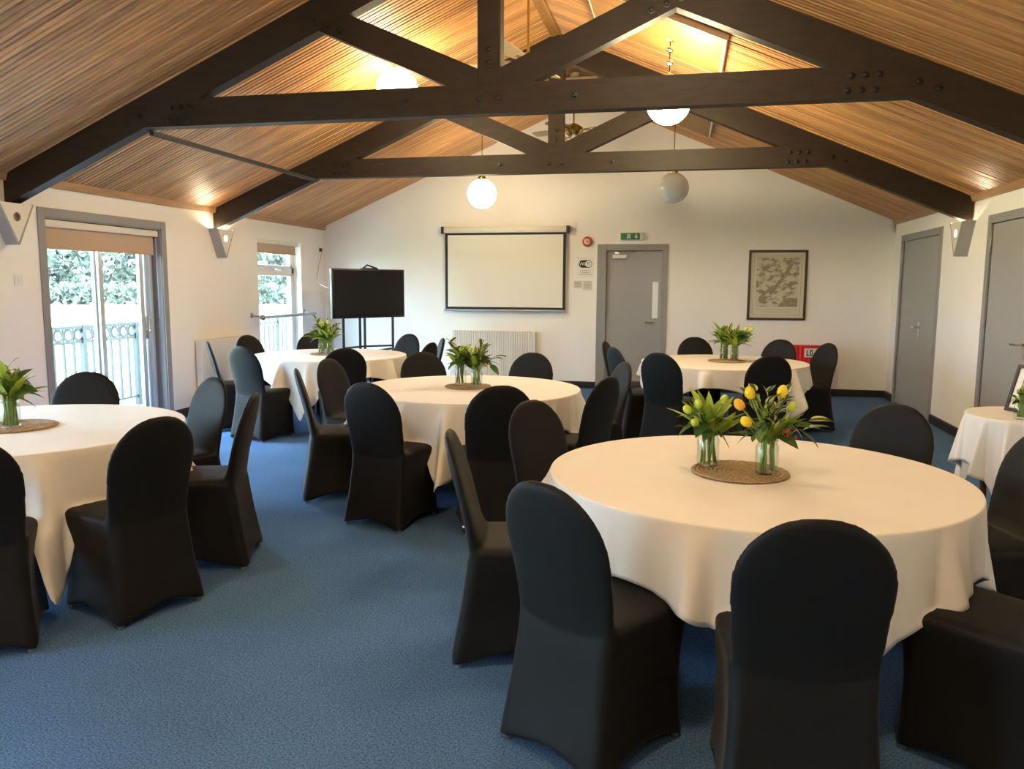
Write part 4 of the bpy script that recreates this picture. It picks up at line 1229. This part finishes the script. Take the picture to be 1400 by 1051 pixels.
def mat_disc(x, y, z, R, label):
    mb = MB(); n = 11; rr = R / (n * 2)
    t = thing('woven_placemat', label, 'placemat', (x, y, z), 0, 'woven round placemats')
    for i in range(n):
        rc = rr * (2 * i + 1); V, Fc = [], []
        NS = 48
        for k in range(NS):
            a = 2 * pi * k / NS
            for j in range(6):
                b_ = 2 * pi * j / 6; w = 1 + .12 * sin(k * pi)
                V.append(((rc + rr * 1.05 * cos(b_)) * cos(a), (rc + rr * 1.05 * cos(b_)) * sin(a), .005 + .0048 * sin(b_) * w + (.0012 if k % 2 else 0)))
        for k in range(NS):
            for j in range(6):
                k2, j2 = (k + 1) % NS, (j + 1) % 6
                Fc.append((k * 6 + j, k2 * 6 + j, k2 * 6 + j2, k * 6 + j2))
        MB().add(V, Fc).build('coil', M_MAT, t, smooth=True)
CZ = .7585
mat_disc(.25, 3.345, CZ, .198, 'round woven placemat on the near table')
mat_disc(-1.575, 5.775, CZ, .178, 'round woven placemat on the middle table')
mat_disc(-3.84, 8.12, CZ, .17, 'round woven placemat on the table before the television')
mat_disc(.46, 8.45, CZ, .195, 'round woven placemat on the table below the framed map')
mat_disc(-3.46, 3.53, CZ, .20, 'round woven placemat on the left table by the patio doors')
JZ = CZ + .0125
jar(.122, 3.405, JZ, 'left glass jar on the near table')
bouquet(.122, 3.405, JZ, 'bright green tulip leaves in the left jar on the near table', 11, 46, 10, 0, 8, '', 0, True, tips=[('g', -.085, -.08, .225), ('g', -.045, -.09, .25), ('g', -.055, -.10, .18), ('g', .05, -.08, .27)])
jar(.35, 3.30, JZ, 'right glass jar on the near table')
bouquet(.35, 3.30, JZ, 'yellow tulips, variegated leaves and red berries on the near table', 23, 11, 14, 40, 8, '', 14, tips=[('y', .035, -.07, .315), ('y', -.085, -.10, .205), ('o', -.11, -.07, .262), ('y', -.075, -.06, .305), ('g', .075, -.05, .26)])
jar(-1.645, 5.81, JZ, 'left glass jar on the middle table', .95)
bouquet(-1.645, 5.81, JZ, 'dark leafy bunch in the left jar on the middle table', 31, 16, 34, 10, 6, 'gg')
jar(-1.50, 5.74, JZ, 'right glass jar on the middle table', .95)
bouquet(-1.50, 5.74, JZ, 'leafy bunch with red berries on the middle table', 37, 20, 22, 20, 4, 'gy', 12)
jar(-3.90, 8.16, JZ, 'left glass jar on the table before the television', .95)
bouquet(-3.90, 8.16, JZ, 'pale green bunch in the left jar before the television', 41, 30, 16, 15, 4, 'ggg', spread=1.3, s=1.12)
jar(-3.76, 8.06, JZ, 'right glass jar on the table before the television', .95)
bouquet(-3.76, 8.06, JZ, 'pale green bunch in the right jar before the television', 43, 26, 16, 15, 4, 'gg', spread=1.3, s=1.12)
jar(.43, 8.52, JZ, 'left glass jar on the table below the framed map', .95)
bouquet(.43, 8.52, JZ, 'spiky green bunch in the left jar below the framed map', 51, 32, 20, 0, 8, 'g', spread=1.3, s=1.22)
jar(.53, 8.42, JZ, 'right glass jar on the table below the framed map', .95)
bouquet(.53, 8.42, JZ, 'spiky green bunch in the right jar below the framed map', 53, 30, 16, 5, 4, 'gg', spread=1.3, s=1.22)
jar(-3.42, 3.46, JZ, 'glass jar on the left table by the patio doors')
bouquet(-3.42, 3.46, JZ, 'broad leaved green bunch on the left table by the patio doors', 61, 26, 22, 20, 5, 'g', s=1.1)

# ------------------------------------------------------------------ small table at the right
ST = (2.12, 5.36)
t = thing('side_table', 'small dark wood table by the right wall under a white cloth', 'table', (ST[0], ST[1], 0))
MB().lathe([(.352, .715), (.36, .72), (.36, .736), (.352, .742)], 40).build('tabletop', M_WOODLEG, t, auto=True)
for k in range(4):
    a = pi / 4 + k * pi / 2 + .35
    dx, dy = cos(a), sin(a)
    MB().tube([(dx * .22, dy * .22, .72), (dx * .25, dy * .25, .5), (dx * .235, dy * .235, .2), (dx * .27, dy * .27, .0)], [.03, .026, .018, .022], 8).build('leg', M_WOODLEG, t, smooth=True)
MB().box(-.17, .17, -.17, .17, .64, .715, .01).build('apron', M_WOODLEG, t)
tablecloth(ST, .66, -131 + 45, [], 91, 'white cloth with pointed corner on the small table at the right', R=.366, z=.752, amp=.7)
uc = link('under_cloth', cloth_mesh(.360, .748, .62, radians(-185 + 45), [], 93, amp=.12, flare=.0), None, (ST[0], ST[1], 0))
tag(uc, 'grey white under cloth showing below the small table cloth', 'tablecloth')
bpy.data.meshes[uc.data.name].materials[0] = mat('grey_under_cloth', (.52, .52, .50), .8)
t = thing('photo_frame', 'black framed photo of flowers propped on the small table', 'photo frame', (2.15, 5.46, .757), radians(-28))
t.rotation_euler = (radians(-17), 0, radians(-62)); t.location = (2.09, 5.36, .757)
fw, fh = .17, .30
for (a, b_, c, d_) in ((-fw, fw, fh - .022, fh), (-fw, fw, 0, .022), (-fw, -fw + .022, .022, fh - .022), (fw - .022, fw, .022, fh - .022)):
    MB().box(a, b_, -.012, .010, c, d_, .002).build('frame_side', M_BLACKPL, t)
MB().box(-fw + .01, fw - .01, -.004, .006, .01, fh - .01).build('mount', M_PAPER, t)
def photo_mat():
    m, nt, b = nodes_of('flower_photo'); N, Lk = nt.nodes, nt.links
    tc = N.new('ShaderNodeTexCoord'); v = N.new('ShaderNodeTexNoise'); v.inputs['Scale'].default_value = 34; v.inputs['Detail'].default_value = 2
    Lk.new(tc.outputs['Object'], v.inputs['Vector'])
    cr = N.new('ShaderNodeValToRGB'); e = cr.color_ramp.elements
    e[0].position = .38; e[0].color = (.03, .05, .02, 1); e[1].position = .62; e[1].color = (.55, .42, .30, 1)
    q = e.new(.5); q.color = (.12, .16, .05, 1)
    Lk.new(v.outputs['Fac'], cr.inputs['Fac']); Lk.new(cr.outputs['Color'], b.inputs['Base Color']); setp(b, rough=.3)
    return m
MB().box(-.105, .105, -.0055, -.003, .06, .245).build('photo', photo_mat(), t)
MB().box(-.03, .03, .01, .10, .0, .01).build('strut', M_BLACKPL, t)
jar(1.965, 5.15, .7555, 'small glass jar in front of the framed photo', .8); bouquet(1.965, 5.15, .7555, 'small leafy sprig in front of the framed photo', 71, 5, 6, 0, 2, 'g', s=.62)

# ------------------------------------------------------------------ outside
M_FIELD = mat('pale_dry_grass', (.46, .44, .28), .95, .3, .1)
M_DECK = wood_mat('grey_decking', (.28, .26, .23), (.42, .40, .36), (8, 1, 8), .8, .1)
GZ = -.30
struct(MB().box(-160, 120, -150, 160, GZ - .2, GZ).build('ground', M_FIELD), 'pale mown field beyond the balcony')
dk = struct(link('deck', None), 'timber balcony deck outside the patio doors')
for k in range(11):
    x = XL - WT - .02 - .125 * k
    MB().box(x - .118, x, -5.2, 13.6, -.14, -.02).build('deck_board', M_DECK, dk)
M_RAIL = mat('dark_green_iron', (.010, .018, .020), .45)
rl = thing('balcony_railing', 'dark iron balcony railing with rings along its top', 'railing', (-6.8, 0, 0))
RY0, RY1 = -5.0, 13.0
MB().box(-.025, .025, RY0, RY1, 1.00, 1.04, .004).build('top_rail', M_RAIL, rl)
MB().box(-.018, .018, RY0, RY1, .835, .865, .003).build('ring_rail', M_RAIL, rl)
MB().box(-.018, .018, RY0, RY1, .08, .11, .003).build('bottom_rail', M_RAIL, rl)
bal = MB().box(-.012, .012, -.012, .012, .1, .84).mesh('baluster', M_RAIL)
V, Fc = [], []
NS = 18
for k in range(NS):
    a = 2 * pi * k / NS
    for (dr, dx) in ((-.012, -.01), (.012, -.01), (.012, .01), (-.012, .01)): V.append((dx, (.060 + dr) * cos(a), (.060 + dr) * sin(a)))
for k in range(NS):
    for j in range(4): k2, j2 = (k + 1) % NS, (j + 1) % 4; Fc.append((k * 4 + j, k2 * 4 + j, k2 * 4 + j2, k * 4 + j2))
ring = MB().add(V, Fc).mesh('ring', M_RAIL)
bar2 = MB().box(-.008, .008, -.008, .008, .86, 1.0).mesh('ring_bar', M_RAIL)
post = MB().box(-.03, .03, -.03, .03, -.14, 1.04).mesh('post', M_RAIL)
y = -4.8; k = 0
while y < 12.9:
    if k % 6 == 0: link('post', post, rl, (0, y, 0))
    else: link('baluster', bal, rl, (0, y, 0))
    link('ring', ring, rl, (0, y + .076, .932)); link('ring_bar', bar2, rl, (0, y, 0))
    y += .152; k += 1
t = thing('timber_gate', 'yellowish timber gate beyond the tall narrow window', 'gate', (-7.9, 14.3, GZ), radians(20))
M_GATE = wood_mat('yellow_timber', (.15, .10, .035), (.22, .155, .06), (8, 8, 1), .7, .15)
for k in range(5): MB().box(-.5 + k * .11, -.395 + k * .11, -.015, .015, .05, 1.05, .003).build('board', M_GATE, t)
MB().box(-.5, .05, .015, .045, .25, .33).box(-.5, .05, .015, .045, .8, .88).build('ledge', M_GATE, t)
p_ = MB().box(-.07, .07, -.07, .07, 0, 1.15, .006).box(-.08, .08, -.08, .08, 1.15, 1.19, .004).build('gate_post', mat('blue_grey_post', (.025, .05, .06), .6), None, (-7.62, 14.5, GZ))
tag(p_, 'blue grey post beside the timber gate outside the tall window', 'post')

# trees and hedge far across the field
def leaf_clump(mb, c, r, rn):
    # one ragged leaf cluster: three crossed, bent quads
    for q in range(3):
        n_ = Vector((rn.gauss(0, 1), rn.gauss(0, 1), rn.gauss(0, .8))).normalized()
        u = n_.orthogonal().normalized(); v = n_.cross(u); a = rn.random() * 6.28
        u, v = u * cos(a) + v * sin(a), v * cos(a) - u * sin(a)
        C_ = Vector(c) + Vector((rn.gauss(0, r * .3), rn.gauss(0, r * .3), rn.gauss(0, r * .3)))
        mb.add([C_ - u * r, C_ - v * r * .5 + n_ * r * .2, C_ + u * r, C_ + v * r * .5 + n_ * r * .2], [(0, 1, 2), (0, 2, 3)])
def foliage_mat(name, c1, c2):
    m, nt, b = nodes_of(name); N, Lk = nt.nodes, nt.links
    tc = N.new('ShaderNodeTexCoord'); n = N.new('ShaderNodeTexNoise'); n.inputs['Scale'].default_value = 1.3; n.inputs['Detail'].default_value = 8; n.inputs['Roughness'].default_value = .75
    Lk.new(tc.outputs['Object'], n.inputs['Vector'])
    cr = N.new('ShaderNodeValToRGB'); cr.color_ramp.elements[0].position = .38; cr.color_ramp.elements[1].position = .62
    cr.color_ramp.elements[0].color = (*c1, 1); cr.color_ramp.elements[1].color = (*c2, 1)
    Lk.new(n.outputs['Fac'], cr.inputs['Fac']); Lk.new(cr.outputs['Color'], b.inputs['Base Color']); setp(b, rough=.9)
    bp = N.new('ShaderNodeBump'); bp.inputs['Strength'].default_value = 1; bp.inputs['Distance'].default_value = .6
    Lk.new(n.outputs['Fac'], bp.inputs['Height']); Lk.new(bp.outputs['Normal'], b.inputs['Normal'])
    return m
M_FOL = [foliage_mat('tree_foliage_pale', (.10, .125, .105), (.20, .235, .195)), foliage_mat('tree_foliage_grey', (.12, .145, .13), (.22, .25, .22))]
M_TRUNK = mat('tree_bark', (.10, .08, .06), .9)
TREES = [(-80, 54, 11, 'pale tree beyond the left jamb of the patio doors'), (-70, 62, 12, 'pale tree at the left of the patio doors view'), (-62.5, 68.5, 14, 'pale tall tree left of the middle stile of the patio doors'),
         (-55, 73, 12, 'pale tree behind the middle stile of the patio doors'), (-48.5, 77, 15, 'pale tall tree at the right of the patio doors view'),
         (-41, 81, 14, 'pale tree at the left side of the tall narrow window'), (-34, 86, 13, 'pale tree at the right side of the tall narrow window')]
for i, (x, y, h, lab) in enumerate(TREES):
    rn = random.Random(100 + i)
    if i % 2: x, y = x * 1.14, y * 1.14
    t = thing('field_tree', lab, 'tree', (x, y, GZ), 0, 'trees across the field')
    mb = MB()
    for k in range(1500):
        a = rn.random() * 6.28; q = rn.random(); e = sqrt(rn.random())
        w = h * .36 * (1.15 - .75 * abs(q - .35))
        leaf_clump(mb, (cos(a) * w * e, sin(a) * w * e, h * (.05 + .92 * q)), h * rn.uniform(.02, .045), rn)
    mb.build('crown', M_FOL[i % 2], t)
    MB().tube([(0, 0, 0), (.1, 0, h * .3), (0, .1, h * .6)], [h * .035, h * .028, h * .012], 8).build('trunk', M_TRUNK, t)
t = thing('field_hedge', 'long low hedge along the far side of the field', 'hedge', (0, 0, GZ))
mb = MB(); rn = random.Random(9)
for k in range(2600):
    u = k / 2599; x = -78 + 56 * u; y = 42 + 38 * u
    leaf_clump(mb, (x + rn.uniform(-1, 1), y + rn.uniform(-1, 1), rn.uniform(.1, 1.7)), rn.uniform(.25, .45), rn)
mb.build('foliage', M_FOL[0], t)
